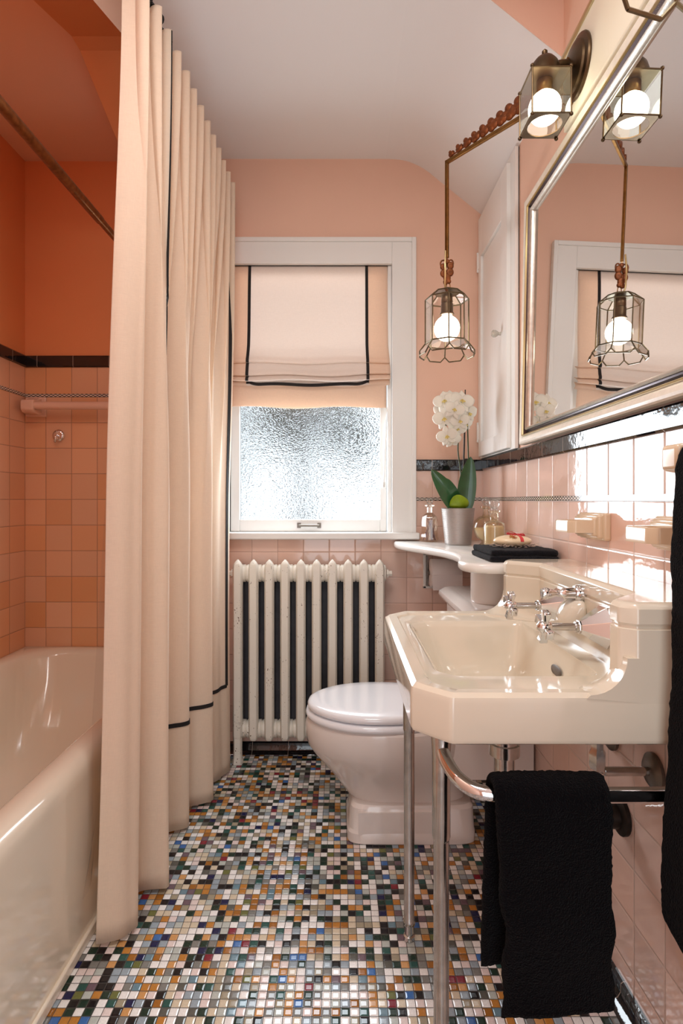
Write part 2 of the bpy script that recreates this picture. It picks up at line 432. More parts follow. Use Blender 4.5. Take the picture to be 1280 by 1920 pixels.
M['copper'] = principled('worn_copper_rod', rgb(150, 104, 66), .3, metal=.9, bump=(90, .2, .001), var=(70, .35))
M['glass'] = thin_glass('clear_glass', (.97, .98, .97, 1), .10)
M['sconce_glass'] = thin_glass('green_edge_glass', (.90, .97, .93, 1), .14)
M['curtain'] = fabric_mat('peach_curtain', rgb(251, 238, 220), .40, rgb(252, 226, 194))
M['shade'] = fabric_mat('cream_shade', rgb(240, 228, 220), .45, rgb(246, 236, 228), scale=700)
M['hem'] = fabric_mat('peach_hem', rgb(242, 216, 196), .34, rgb(246, 226, 206), scale=700)
M['braid'] = principled('black_braid', rgb(28, 24, 24), .8, bump=(500, .8, .002))
M['towel'] = principled('black_terry', rgb(9, 8, 11), .98, spec=.05, sheen=.03, bump=(420, 1.0, .005))
M['folded'] = principled('charcoal_terry', rgb(17, 18, 24), .95, spec=.1, sheen=.10, bump=(420, 1.0, .004))

# ================================================================== THE ROOM
CH = 1.054                       # eye height
BW, RW, LW = 2.335, 0.597, -1.32 # back wall y, right wall x, alcove wall x
HC = 2.488
GROUT = rgb(196, 168, 146)
GROUTD = rgb(150, 112, 88)
PINKT = rgb(228, 194, 178)
M['t_back'] = tile_mat('pink_tile_back', PINKT, 0, .0617, .1083, 1.052, .1075, rgb(176, 140, 122))
M['t_right'] = tile_mat('pink_tile_right', rgb(230, 198, 184), 1, 1.0255, .1082, 1.052, .1075, rgb(206, 184, 170), rough=.05, wav=.0022)
M['t_alc'] = tile_mat('bounce_lit_tile_alcove', rgb(228, 172, 132), 0, -1.0196, .1075, 1.487, .1075, GROUTD, rough=.16, var=.06)  # same pink tile, with the alcove's orange light put into the colour
M['t_left'] = tile_mat('bounce_lit_tile_left', rgb(228, 172, 136), 1, 2.223, .1075, 1.487, .1075, GROUTD, rough=.16, var=.06)  # pink tile again, tinted by the orange light of the alcove
M['b_x'] = black_tile_mat('black_tile_x', 0, .083, .15)
M['b_y'] = black_tile_mat('black_tile_y', 1, 1.0165, .1515)
M['chain_x'] = chain_mat('chain_liner_x', 0, 1.059, .0062)
M['chain_y'] = chain_mat('chain_liner_y', 1, 1.059, .0062)
M['chain_ax'] = chain_mat('chain_alcove_x', 0, 1.4935, .0065)
M['chain_ay'] = chain_mat('chain_alcove_y', 1, 1.4935, .0065)
M['mosaic'] = mosaic_mat('mosaic_floor')

bm = BM(); box(bm, -1.47, .75, -1.1, 2.5, -.06, 0); struct(obj('floor', bm, M['mosaic'], smooth=False))

# ---- back wall with the window opening
WX0, WX1, WZ0, WZ1 = -.481, .215, .905, 2.040
bm = BM()
box(bm, -.68, WX0, BW + .004, BW + .15, 0, 2.6); box(bm, WX1, .75, BW + .004, BW + .15, 0, 2.6)
box(bm, WX0, WX1, BW + .004, BW + .15, 0, WZ0); box(bm, WX0, WX1, BW + .004, BW + .15, WZ1, 2.6)
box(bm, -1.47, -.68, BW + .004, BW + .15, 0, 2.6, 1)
wb = struct(obj('wall_back', bm, [M['pink'], M['coral_bounce']], smooth=False))
bm = BM(); box(bm, -.66, WX0 - .05, BW, BW + .003, 0, 1.178); box(bm, WX1 + .05, RW, BW, BW + .003, 0, 1.178); box(bm, WX0 - .05, WX1 + .05, BW, BW + .003, 0, WZ0 - .012)
struct(obj('tile_wainscot', bm, M['t_back'], wb, smooth=False))
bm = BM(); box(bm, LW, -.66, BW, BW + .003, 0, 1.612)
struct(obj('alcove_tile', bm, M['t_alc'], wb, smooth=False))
# ---- right wall
bm = BM(); box(bm, RW + .004, RW + .15, -1.1, BW + .15, 0, 2.6)
wr = struct(obj('wall_right', bm, M['pink'], smooth=False))
bm = BM(); box(bm, RW, RW + .003, -1.0, BW, 0, 1.18)
struct(obj('tile_wainscot', bm, M['t_right'], wr, smooth=False))
# ---- alcove walls
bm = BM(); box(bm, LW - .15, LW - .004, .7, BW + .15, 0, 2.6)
wl = struct(obj('wall_left', bm, M['coral_bounce'], smooth=False))
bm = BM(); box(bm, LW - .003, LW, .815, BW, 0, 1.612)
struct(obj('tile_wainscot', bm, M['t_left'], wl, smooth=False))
# end of the alcove nearest the camera and the room wall running on from it
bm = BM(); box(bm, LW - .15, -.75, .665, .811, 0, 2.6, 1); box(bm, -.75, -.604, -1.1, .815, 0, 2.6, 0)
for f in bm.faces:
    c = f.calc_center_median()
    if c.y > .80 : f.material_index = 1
wn_ = struct(obj('wall_near', bm, [M['pink'], M['coral_bounce']], smooth=False))
# arched header over the tub
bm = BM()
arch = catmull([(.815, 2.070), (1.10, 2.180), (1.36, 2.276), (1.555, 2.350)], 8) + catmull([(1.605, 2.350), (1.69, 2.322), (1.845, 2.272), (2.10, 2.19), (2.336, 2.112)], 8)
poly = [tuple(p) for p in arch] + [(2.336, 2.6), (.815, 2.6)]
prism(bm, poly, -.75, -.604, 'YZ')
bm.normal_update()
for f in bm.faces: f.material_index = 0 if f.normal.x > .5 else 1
struct(obj('wall_header', bm, [M['pink'], M['coral_bounce']], smooth=False))
# ---- wall behind the camera with an open doorway
bm = BM(); box(bm, -.75, -.42, -1.1, -1.0, 0, 2.6); box(bm, .42, RW + .15, -1.1, -1.0, 0, 2.6); box(bm, -.42, .42, -1.1, -1.0, 2.05, 2.6)
struct(obj('wall_front', bm, M['pink'], smooth=False))
# ---- ceiling: flat, with a coved slope at the back right
bm = BM()
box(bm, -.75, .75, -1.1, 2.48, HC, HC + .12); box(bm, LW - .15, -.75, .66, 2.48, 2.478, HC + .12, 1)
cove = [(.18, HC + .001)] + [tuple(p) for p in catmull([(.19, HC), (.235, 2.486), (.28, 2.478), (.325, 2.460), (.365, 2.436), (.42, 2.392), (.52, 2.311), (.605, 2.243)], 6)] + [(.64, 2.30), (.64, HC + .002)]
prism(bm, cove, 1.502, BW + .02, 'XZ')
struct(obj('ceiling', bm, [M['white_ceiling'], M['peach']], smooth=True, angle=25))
bm = BM(); prism(bm, [(x, z - .0005) for x, z in cove], 1.499, 1.5018, 'XZ'); struct(obj('wall_gable', bm, M['pink'], smooth=False))

# ---- black trims, chain liners, base
def bull(d, h):   # profile (out, up) of a bullnose tile
    return [(0, 0), (d * .6, .001), (d, d * .5), (d, h - d * .6), (d * .65, h - .001), (0, h)]
tr = []
bm = BM(); prism(bm, [(BW - a, 1.177 + b) for a, b in bull(.009, .048)], WX1 + .098, RW, 'YZ'); tr.append(('trim_1', bm, 'b_x'))
bm = BM(); prism(bm, [(RW - a, 1.179 + b) for a, b in bull(.010, .048)], -1.0, BW, 'XZ'); tr.append(('trim_2', bm, 'b_y'))
bm = BM(); prism(bm, [(BW - a, 1.611 + b) for a, b in bull(.009, .049)], LW, -.655, 'YZ'); tr.append(('trim_3', bm, 'b_x'))
bm = BM(); prism(bm, [(LW + a, 1.611 + b) for a, b in bull(.009, .049)], .815, BW, 'XZ'); tr.append(('trim_4', bm, 'b_y'))
bm = BM(); box(bm, WX1 + .098, RW - .001, BW - .0016, BW + .002, 1.0525, 1.0655); tr.append(('trim_5', bm, 'chain_x'))
bm = BM(); box(bm, RW - .0016, RW + .002, -1.0, BW, 1.0525, 1.0655); tr.append(('trim_6', bm, 'chain_y'))
bm = BM(); box(bm, LW, -.66, BW - .0016, BW + .002, 1.487, 1.500); tr.append(('trim_7', bm, 'chain_ax'))
bm = BM(); box(bm, LW - .002, LW + .0016, .815, BW, 1.487, 1.500); tr.append(('trim_8', bm, 'chain_ay'))
for nm, b_, mt in tr: struct(obj(nm, b_, M[mt], smooth=True, angle=30))
base = [(0, .001), (.034, .001), (.03, .006), (.016, .012), (.010, .022), (.009, .040), (.004, .044), (0, .044)]
bm = BM(); prism(bm, [(RW - a, b) for a, b in base], -1.0, BW, 'XZ'); struct(obj('baseboard_right', bm, M['b_y'], angle=30))
bm = BM(); prism(bm, [(BW - a, b) for a, b in base], -.60, RW, 'YZ'); struct(obj('baseboard_back', bm, M['b_x'], angle=30))

# ================================================================== WINDOW
win = struct_empty('window_1', (-.133, BW, .905))
bm = BM()
def casing(bm, x0, x1, z0, z1):
    box(bm, x0, x1, BW - .016, BW + .01, z0, z1)
casing(bm, WX1, WX1 + .098, WZ0, WZ1 + .106); casing(bm, WX0 - .098, WX0, WZ0, WZ1 + .106); casing(bm, WX0, WX1, WZ1, WZ1 + .106)
# raised outer back band and inner bead
box(bm, WX1 + .082, WX1 + .100, BW - .024, BW + .01, WZ0, WZ1 + .108); box(bm, WX0 - .100, WX0 - .082, BW - .024, BW + .01, WZ0, WZ1 + .108)
box(bm, WX0 - .082, WX1 + .082, BW - .024, BW + .01, WZ1 + .090, WZ1 + .108)
struct(obj('casing', bm, M['white_paint'], win, bevel=.002))
bm = BM()
box(bm, WX0 - .02, WX0, BW, BW + .145, WZ0, WZ1); box(bm, WX1, WX1 + .02, BW, BW + .145, WZ0, WZ1); box(bm, WX0, WX1, BW, BW + .145, WZ1, WZ1 + .02)
box(bm, WX0, WX0 + .012, BW + .004, BW + .03, WZ0, WZ1); box(bm, WX1 - .016, WX1, BW + .004, BW + .03, WZ0, WZ1)
struct(obj('jamb', bm, M['white_paint'], win, bevel=.0015))
bm = BM(); box(bm, WX0 - .11, WX1 + .112, BW - .045, BW + .14, .892, .920)
struct(obj('window_sill', bm, M['white_paint'], win, bevel=.005))
SY0, SY1 = BW + .034, BW + .072
bm = BM()
sx0, sx1 = WX0 + .013, WX1 - .018
box(bm, sx0, -.428, SY0, SY1, .921, 2.03); box(bm, .168, sx1, SY0, SY1, .921, 2.03)
box(bm, -.428, .168, SY0, SY1, .921, .972); box(bm, -.428, .168, SY0, SY1, 1.96, 2.03)
struct(obj('sash', bm, M['white_paint'], win, bevel=.003))
# pebbled glass
m, nt, out = new_mat('pebbled_glass')
tc = N(nt, 'ShaderNodeNewGeometry')
vo = N(nt, 'ShaderNodeTexVoronoi', feature='SMOOTH_F1'); vo.inputs['Scale'].default_value = 150; vo.inputs['Smoothness'].default_value = .35
nz = N(nt, 'ShaderNodeTexNoise'); nz.inputs['Scale'].default_value = 60
mp = N(nt, 'ShaderNodeMapping'); mp.inputs['Scale'].default_value = (.75, 1, 1.25); L(nt, tc.outputs['Position'], mp.inputs['Vector'])
L(nt, mp.outputs[0], vo.inputs['Vector']); L(nt, mp.outputs[0], nz.inputs['Vector'])
hsum = math_node(nt, 'ADD', vo.outputs['Distance'], math_node(nt, 'MULTIPLY', nz.outputs['Fac'], .7))
bp = N(nt, 'ShaderNodeBump'); bp.inputs['Strength'].default_value = .8; bp.inputs['Distance'].default_value = .0011; L(nt, hsum, bp.inputs['Height'])
gl = N(nt, 'ShaderNodeBsdfPrincipled'); gl.inputs['Base Color'].default_value = (.93, .97, .97, 1); gl.inputs['Transmission Weight'].default_value = 1
gl.inputs['Roughness'].default_value = .12; gl.inputs['IOR'].default_value = 1.48
L(nt, bp.outputs[0], gl.inputs['Normal']); L(nt, gl.outputs[0], out.inputs['Surface']); M['pebbled'] = m
bm = BM(); box(bm, -.432, .172, BW + .050, BW + .056, .968, 1.965)
struct(obj('glass_pane', bm, M['pebbled'], win, smooth=False))
bm = BM()
hz = .947
for s in (-1, 1): box(bm, -.133 + s * .043 - .008, -.133 + s * .043 + .008, SY0 - .004, SY0, hz - .011, hz + .011)
tube(bm, catmull([(-.133 - .043, SY0 - .002, hz), (-.133 - .036, SY0 - .016, hz), (-.133, SY0 - .022, hz), (-.133 + .036, SY0 - .016, hz), (-.133 + .043, SY0 - .002, hz)], 6), .0048, 10)
struct(obj('pull_handle', bm, M['pewter'], win))

# ---- roman shade
SHX0, SHX1 = -.470, .198
rs_ = thing('roman_shade', 'cream fabric roman shade with black braid border drawn halfway down the window', 'window shade', (-.136, BW, 2.03))
def shade_profile():
    # (y out from wall plane, z) from the top down through the stacked folds
    P = [(.010, 2.041), (.002, 1.98), (-.004, 1.90), (-.010, 1.80), (-.020, 1.71), (-.034, 1.655), (-.044, 1.632), (-.040, 1.622), (-.026, 1.624), (-.012, 1.632)]
    P2 = [(-.012, 1.632), (-.036, 1.617), (-.045, 1.592), (-.050, 1.577), (-.046, 1.571), (-.030, 1.575), (-.014, 1.582)]
    P3 = [(-.014, 1.582), (-.044, 1.566), (-.053, 1.556), (-.050, 1.549), (-.03, 1.553), (-.014, 1.560)]
    P4 = [(-.014, 1.560), (-.030, 1.545), (-.026, 1.535), (-.018, 1.528), (-.013, 1.49), (-.010, 1.444)]
    return [catmull(P, 6), catmull(P2, 6), catmull(P3, 6), catmull(P4, 6)]
PR = shade_profile()
def shade_pt(x, p, extra=0.0):
    y, z = p
    k = max(0, min(1, (1.70 - z) / .1))
    sag = .004 * sin((x + .136) * 17 + z * 30) * k - .004 * cos((x + .136) / .334 * pi * .5) * k
    side = .007 * k * (1 if z > 1.53 else 0)
    xx = x + side * (-1 if x < -.136 else 1) * abs((x + .136) / .334) ** 3 - (.007 if z < 1.53 else 0) * (x + .136) / .334
    return Vector((xx, BW + y - extra, z + sag))
BX0, BX1 = -.381, .110
bm = BM()
xs = [SHX0 + (SHX1 - SHX0) * i / 56 for i in range(57)]
for seg in PR:
    V = [[bm.verts.new(shade_pt(x, p)) for x in xs] for p in seg]
    for r in range(len(V) - 1):
        for i in range(56):
            f = bm.faces.new((V[r][i], V[r + 1][i], V[r + 1][i + 1], V[r][i + 1]))
            xm = (xs[i] + xs[i + 1]) / 2; zm = (seg[r][1] + seg[r + 1][1]) / 2
            f.material_index = 1 if (xm < BX0 or xm > BX1 or zm < 1.535) else 0
shp = obj('shade_panel', bm, [M['shade'], M['hem']], rs_, solid=.0016, angle=60)
def ribbon(bm, pts, wdir, w, th=.003, ndir=(0, -1, 0)):
    wd = Vector(wdir).normalized() * w / 2; nd = Vector(ndir) * th
    rings(bm, [[p - wd, p + wd, p + wd + nd, p - wd + nd] for p in pts])
for bx, sgn in ((BX0, 1), (BX1, -1)):
    bm = BM()
    for k, seg in enumerate(PR):
        pts = [shade_pt(bx, p, .0012) for p in seg]
        if k == 3: pts = pts[:9]
        zdir = [(1, 0, 0)]
        rings(bm, [[p + Vector((-.006, 0, 0)), p + Vector((.006, 0, 0)), p + Vector((.006, -.0025, 0)), p + Vector((-.006, -.0025, 0))] for p in pts])
    obj('side_braid', bm, M['braid'], shp)
bm = BM()
pts = []
for i in range(49):
    x = BX0 + (BX1 - BX0) * i / 48
    e = min(i, 48 - i) / 5.0
    zc = 1.532 + (.014 * (1 - e) ** 2 if e < 1 else 0) + .003 * sin(x * 21 + 1)
    pts.append(Vector((x, BW - .0345 , zc)))
rings(bm, [[p + Vector((0, 0, -.0062)), p + Vector((0, 0, .0062)), p + Vector((0, -.003, .0062)), p + Vector((0, -.003, -.0062))] for p in pts])
obj('bottom_braid', bm, M['braid'], shp)
# pull cord with tassel
bm = BM(); xx = .186
tube(bm, catmull([(xx + .012, BW + .012, 1.45), (xx + .006, BW + .006, 1.40), (xx, BW + .004, 1.25), (xx - .004, BW + .004, 1.13)], 8), .0017, 8)
tube(bm, catmull([(xx + .012, BW + .010, 1.45), (xx + .011, BW + .006, 1.38), (xx + .003, BW + .002, 1.25), (xx - .003, BW + .004, 1.13)], 8), .0015, 8)
cd = obj('pull_cord', bm, M['white_paint'], rs_)
bm = BM(); lathe(bm, [(.003, .026), (.006, .022), (.0075, .004), (.006, 0)], (xx - .004, BW + .004, 1.108), 14); obj('tassel', bm, M['white_paint'], cd)

# ================================================================== RADIATOR
RFY = 2.222
M['rad'] = principled('chipped_radiator_paint', rgb(228, 222, 210), .35, spec=.4)
def chip(mat, base, dark):
    nt = mat.node_tree; b = [n for n in nt.nodes if n.type == 'BSDF_PRINCIPLED'][0]
    geo = N(nt, 'ShaderNodeNewGeometry'); mp = N(nt, 'ShaderNodeMapping'); mp.inputs['Scale'].default_value = (1, 1, .55); L(nt, geo.outputs['Position'], mp.inputs['Vector'])
    a = N(nt, 'ShaderNodeTexNoise'); a.inputs['Scale'].default_value = 210; a.inputs['Detail'].default_value = 3; L(nt, mp.outputs[0], a.inputs['Vector'])
    c = N(nt, 'ShaderNodeTexNoise'); c.inputs['Scale'].default_value = 9; L(nt, geo.outputs['Position'], c.inputs['Vector'])
    s = math_node(nt, 'ADD', a.outputs['Fac'], math_node(nt, 'MULTIPLY', c.outputs['Fac'], .55))
    k = math_node(nt, 'GREATER_THAN', s, 1.0)
    mix = N(nt, 'ShaderNodeMix', data_type='RGBA'); mix.inputs[6].default_value = base; mix.inputs[7].default_value = dark
    L(nt, k, mix.inputs[0]); L(nt, mix.outputs[2], b.inputs['Base Color'])
chip(M['rad'], rgb(228, 222, 210), rgb(96, 66, 40))
M['radback'] = principled('dark_cast_iron', rgb(58, 56, 60), .6, var=(30, .25))
rad = thing('radiator', 'chipped cream cast iron column radiator under the window', 'radiator', (-.127, RFY + .05, 0))
def rad_section(x, end):
    rp = [(-.019, .004), (-.012, -.006), (.012, -.006), (.019, .004), (.019, .022), (.012, .030), (-.012, .030), (-.019, .022)]
    bm = BM()
    def ring(z, k, dy=0): return [(x + a * k, RFY + .010 + (b - .010) * k + dy, z) for a, b in rp]
    rings(bm, [ring(.092, .55), ring(.098, .85), ring(.112, 1), ring(.20, 1), ring(.70, 1), ring(.775, 1.04), ring(.795, .92), ring(.806, .6), ring(.816, .12, .004)])
    s = obj('section', bm, M['rad'], rad, angle=38)
    # hubs joining neighbours
    for z, nm in ((.758, 'upper_hub'), (.128, 'lower_hub')):
        bm = BM(); lathe(bm, [(.030, -.0320), (.035, -.026), (.036, -.004), (.0315, -.001), (.0315, .001), (.036, .004), (.035, .026), (.030, .0320)], (x + .0316, RFY + .040, z), 20, 'X') if end <= 0 else lathe(bm, [(.030, -.02), (.036, -.004), (.034, .012), (.022, .018)], (x + (.012 if end > 0 else -.006), RFY + .040, z), 20, 'X')
        obj(nm, bm, M['rad'], s)
    # rear tube of the section, unpainted
    bm = BM(); box(bm, x - .021, x + .021, RFY + .056, RFY + .088, .10, .79)
    box(bm, x + .0105, x + .0525, RFY + .062, RFY + .086, .14, .75) if end <= 0 else None
    obj('rear_tube', bm, M['radback'], s, bevel=.006)
    if end:
        bm = BM(); rings(bm, [ring(.13, .92), ring(.06, .88), ring(.03, .9), ring(.012, 1.05), ring(.0, 1.08)]); obj('foot', bm, M['rad'], s)
for i in range(10):
    rad_section(-.4116 + .0632 * i, -1 if i == 0 else (1 if i == 9 else 0))
for s, x in ((-1, -.4116 - .034), (1, .157 + .042)):
    bm = BM(); lathe(bm, [(.018, 0), (.018, .008), (.012, .008), (.012, .022), (.004, .023)], (x - .012 * s, RFY + .040, .757), axis='X' if s > 0 else '-X', sides=6); obj('end_plug', bm, M['rad'], rad, smooth=False, bevel=.001)

# ================================================================== TUB
tub = thing('bathtub', 'built-in cream enamel bathtub in the tiled alcove', 'bathtub', (-.96, 1.575, 0))
c = (-.97, 1.60)
outer = [(-1.318, .817), (-.606, .817), (-.606, 2.333), (-1.318, 2.333)]
def inner(k, e0, e1, r):  # inset ring: k sideways, e0 near end, e1 far end
    return fillet([(-1.268 + k, .90 + e0), (-.684 - k, .90 + e0), (-.684 - k, 2.300 - e1), (-1.268 + k, 2.300 - e1)], r, 8)
levels = [(outer, 0.0), (outer, .395), (fillet([(-1.318, .817), (-.608, .817), (-.608, 2.333), (-1.318, 2.333)], 0), .415),
          ([(-1.318, .817), (-.616, .817), (-.616, 2.333), (-1.318, 2.333)], .432), ([(-1.318, .817), (-.632, .817), (-.632, 2.333), (-1.318, 2.333)], .441),
          ([(-1.316, .819), (-.650, .819), (-.650, 2.331), (-1.316, 2.331)], .442), (inner(-.012, -.012, -.012, .16), .441), (inner(0, 0, 0, .17), .434), (inner(.012, .012, .010, .17), .415),
          (inner(.03, .04, .05, .17), .33), (inner(.05, .08, .14, .17), .20), (inner(.08, .12, .24, .16), .11), (inner(.13, .2, .34, .12), .075)]
ang = angle_list([l[0] for l in levels], c, 96)
rs = []
for poly, z in levels:
    rs.append([(x, y, z) for x, y in rays(poly, c, ang)])
bm = BM(); rings(bm, rs, True, True)
obj('tub_shell', bm, M['tubwhite'], tub, angle=50)
bm = BM(); box(bm, -.607, -.5975, .817, 2.333, 0.0, .028); obj('apron_base', bm, M['tubwhite'], tub, bevel=.004)

# shower rod, towel bar, hook on the alcove wall
rod_ = thing('shower_rod', 'worn copper rod running along the bathtub', 'shower rod', (-.70, 1.575, 1.87))
bm = BM(); rod(bm, (-.70, .816, 1.87), (-.70, 1.62, 1.87), .0128, n=20); rod(bm, (-.70, 1.615, 1.87), (-.70, 2.334, 1.87), .0108, n=20)
obj('rod', bm, M['copper'], rod_)
for y, ax in ((BW + .0045, '-Y'), (.8105, 'Y')):
    bm = BM(); lathe(bm, [(.032, 0), (.032, .006), (.018, .012), (.015, .03)], (-.70, y, 1.87), 24, ax); obj('flange', bm, M['copper'], rod_)
tb = thing('ceramic_towel_bar', 'pale ceramic towel bar on the tiled wall above the bathtub', 'towel bar', (-.95, BW, 1.44))
M['pinkcer'] = principled('blush_ceramic', rgb(228, 188, 166), .18, spec=.5, coat=.3)
bm = BM(); rod(bm, (-1.27, BW - .058, 1.441), (-.68, BW - .058, 1.441), .0165, n=20); obj('bar', bm, M['pinkcer'], tb)
for x in (-1.272, -.70):
    bm = BM()
    poly = [(BW - .001, 1.478), (BW - .02, 1.478), (BW - .045, 1.468), (BW - .072, 1.464), (BW - .078, 1.456), (BW - .078, 1.424), (BW - .066, 1.412), (BW - .04, 1.408), (BW - .001, 1.408)]
    prism(bm, poly, x - .026, x + .026, 'YZ')
    box(bm, x - .043, x + .043, BW - .012, BW + .001, 1.403, 1.485)
    obj('bracket', bm, M['pinkcer'], tb, bevel=.004)
hk = thing('wall_hook', 'small round chrome hook plate under the ceramic towel bar', 'hook', (-1.18, BW, 1.325))
bm = BM(); lathe(bm, [(.0255, 0), (.0255, .004), (.022, .009), (.015, .011), (.001, .0115)], (-1.18, BW - .0005, 1.325), 28, '-Y'); obj('plate', bm, M['chrome'], hk)
bm = BM(); tube(bm, catmull([(-1.18, BW - .010, 1.325), (-1.18, BW - .026, 1.322), (-1.18, BW - .03, 1.308), (-1.185, BW - .022, 1.296), (-1.192, BW - .018, 1.302)], 8), .0035, 10); obj('hook_arm', bm, M['chrome'], hk)

# ================================================================== SHOWER CURTAIN
BOT = [(-.575, 1.306), (-.556, 1.309), (-.532, 1.320), (-.508, 1.342), (-.494, 1.362), (-.520, 1.392), (-.556, 1.430), (-.561, 1.458), (-.538, 1.482), (-.498, 1.492), (-.462, 1.506), (-.490, 1.55), (-.535, 1.59),
       (-.566, 1.640), (-.572, 1.69), (-.560, 1.728), (-.530, 1.752), (-.489, 1.778), (-.515, 1.82), (-.565, 1.85), (-.55, 1.88), (-.505, 1.895), (-.447, 1.938), (-.49, 1.97), (-.555, 2.00),
       (-.54, 2.035), (-.478, 2.052), (-.452, 2.09), (-.428, 2.150), (-.438, 2.19)]
NB = catmull(BOT, 10)
# resample by arc length
def resample(P, n):
    d = [0]
    for a, b in zip(P, P[1:]): d.append(d[-1] + (b - a).length)
    out = []; j = 0
    for i in range(n):
        s = d[-1] * i / (n - 1)
        while j < len(P) - 2 and d[j + 1] < s: j += 1
        t = (s - d[j]) / max(1e-9, d[j + 1] - d[j]); out.append(P[j].lerp(P[j + 1], min(1, max(0, t))))
    return out
NU = 361; B2 = resample(NB, NU)
UA = min(range(NU), key=lambda i: (B2[i] - Vector((-.520, 1.576))).length) / (NU - 1)
def yc(u): return B2[min(NU - 1, max(0, int(round(u * (NU - 1)))))].y
NPL = 13
def sstep(a, b, t):
    t = max(0, min(1, (t - a) / (b - a))); return t * t * (3 - 2 * t)
def top_pt(u):
    y = 1.285 + (2.185 - 1.285) * u ** 1.55
    ph = (y - (1.285 + .90 * UA ** 1.55)) / .0692 + 20.455
    k = ph - math.floor(ph)
    tri = 1 - abs(2 * k - 1)          # 0..1..0
    prot = tri ** .7
    x = -.512 + .050 * u + .066 * prot - .006 - .030 * sstep(.055, 0, u)
    return Vector((x, y + .022 * sin(2 * pi * ph), 0)), tri
ZT, ZB = 2.268, .012
def sstep(a, b, t):
    t = max(0, min(1, (t - a) / (b - a))); return t * t * (3 - 2 * t)
def cur(u, z):
    fi = u * (NU - 1); i = min(NU - 2, int(fi)); fr = fi - i
    b = B2[i].lerp(B2[i + 1], fr)
    tp, tri = top_pt(u)
    h = (z - ZB) / (ZT - ZB)
    w = sstep(.45, 1.0, h) ** .9
    # hem spreads a little, waist of the drape is tighter
    tight = 1 - .16 * sin(pi * min(1, h / .9)) * (1 - w)
    bx = -.515 + (b.x + .515) * tight + .020 * h
    x = bx * (1 - w) + tp.x * w
    y = b.y * (1 - w) + tp.y * w
    zz = z + (.010 * (tri - .5) if h > .995 else 0)
    q = (1 - w) * (.55 + .45 * h); x += q * (.0045 * sin(u * 64 + 1.6 * sin(z * 1.7)) + .0028 * sin(u * 131 + 2.1 * sin(z * 1.1 + 1))); y += q * .004 * sin(u * 97 + 1.3 * z)
    return Vector((x, y, zz))
zs = [ZB + (ZT - ZB) * (j / 54) for j in range(55)]
zs += [ZT - .008]; zs.sort()
curt = thing('shower_curtain', 'full length peach fabric curtain with black braid hanging beside the bathtub', 'shower curtain', (-.5, 1.74, .01))
bm = BM()
V = [[bm.verts.new(cur(i / (NU - 1), z)) for i in range(NU)] for z in zs]
for a, b in zip(V, V[1:]):
    for i in range(NU - 1): bm.faces.new((a[i], a[i + 1], b[i + 1], b[i]))
obj('drape', bm, M['curtain'], curt, solid=.0022, angle=180)
def cur_n(u, z):
    e = .002
    t = cur(min(1, u + e), z) - cur(max(0, u - e), z); n = Vector((t.y, -t.x, 0))
    n.normalize()
    return n
def strip_v(u, z0, z1, w, n=70):
    bm = BM(); R = []
    for k in range(n + 1):
        z = z0 + (z1 - z0) * k / n
        p = cur(u, z); nn = cur_n(u, z); t = Vector((-nn.y, nn.x, 0)) * w / 2
        R.append([p - t + nn * .0008, p + t + nn * .0008, p + t + nn * .0036, p - t + nn * .0036])
    rings(bm, R); return bm
def strip_h(u0, u1, z, w, n=200):
    bm = BM(); R = []
    for k in range(n + 1):
        u = u0 + (u1 - u0) * k / n
        p = cur(u, z); nn = cur_n(u, z); t = Vector((0, 0, w / 2))
        R.append([p - t + nn * .0008, p + t + nn * .0008, p + t + nn * .0036, p - t + nn * .0036])
    rings(bm, R); return bm
UA = min(range(NU), key=lambda i: (B2[i] - Vector((-.520, 1.576))).length) / (NU - 1); UB = .955
obj('braid_trim', strip_v(UA, .345, ZT - .002, .013), M['braid'], curt)
obj('braid_trim', strip_v(UB, .345, ZT - .002, .013), M['braid'], curt)
obj('braid_trim', strip_h(UA, UB, .345, .013), M['braid'], curt)
# twisted black iron rod with the rings that carry the curtain
cr = thing('curtain_rod', 'twisted black iron curtain rod carrying the peach curtain', 'curtain rod', (-.466, 1.6, 2.278))
bm = BM(); R = []
for k in range(260):
    y = .86 + (BW - .87) * k / 259; a0 = y * 110
    R.append([(-.466 + .0085 * cos(a0 + q * pi / 2), y, 2.276 + .0085 * sin(a0 + q * pi / 2)) for q in range(4)])
rings(bm, R); obj('rod', bm, M['iron'], cr, smooth=False)
bm = BM(); rod(bm, (-.466, BW, 2.276), (-.466, BW - .012, 2.276), .026, n=20); obj('wall_flange', bm, M['iron'], cr, bevel=.002)
bm = BM(); box(bm, -.604, -.46, .90, .925, 2.26, 2.285); obj('support_arm', bm, M['iron'], cr, bevel=.002)
for k in range(13):
    y = 1.285 + .90 * UA ** 1.55 + (k - 1.455) * .0692 + .006
    if not 1.29 < y < 2.18: continue
    bm = BM(); tube(bm, [(-.466 + .016 * cos(t * pi / 8), y + .003 * sin(t * pi / 8), 2.276 + .018 * sin(t * pi / 8)) for t in range(16)], .0028, 8, closed=True)
    obj('ring', bm, M['iron'], cr)
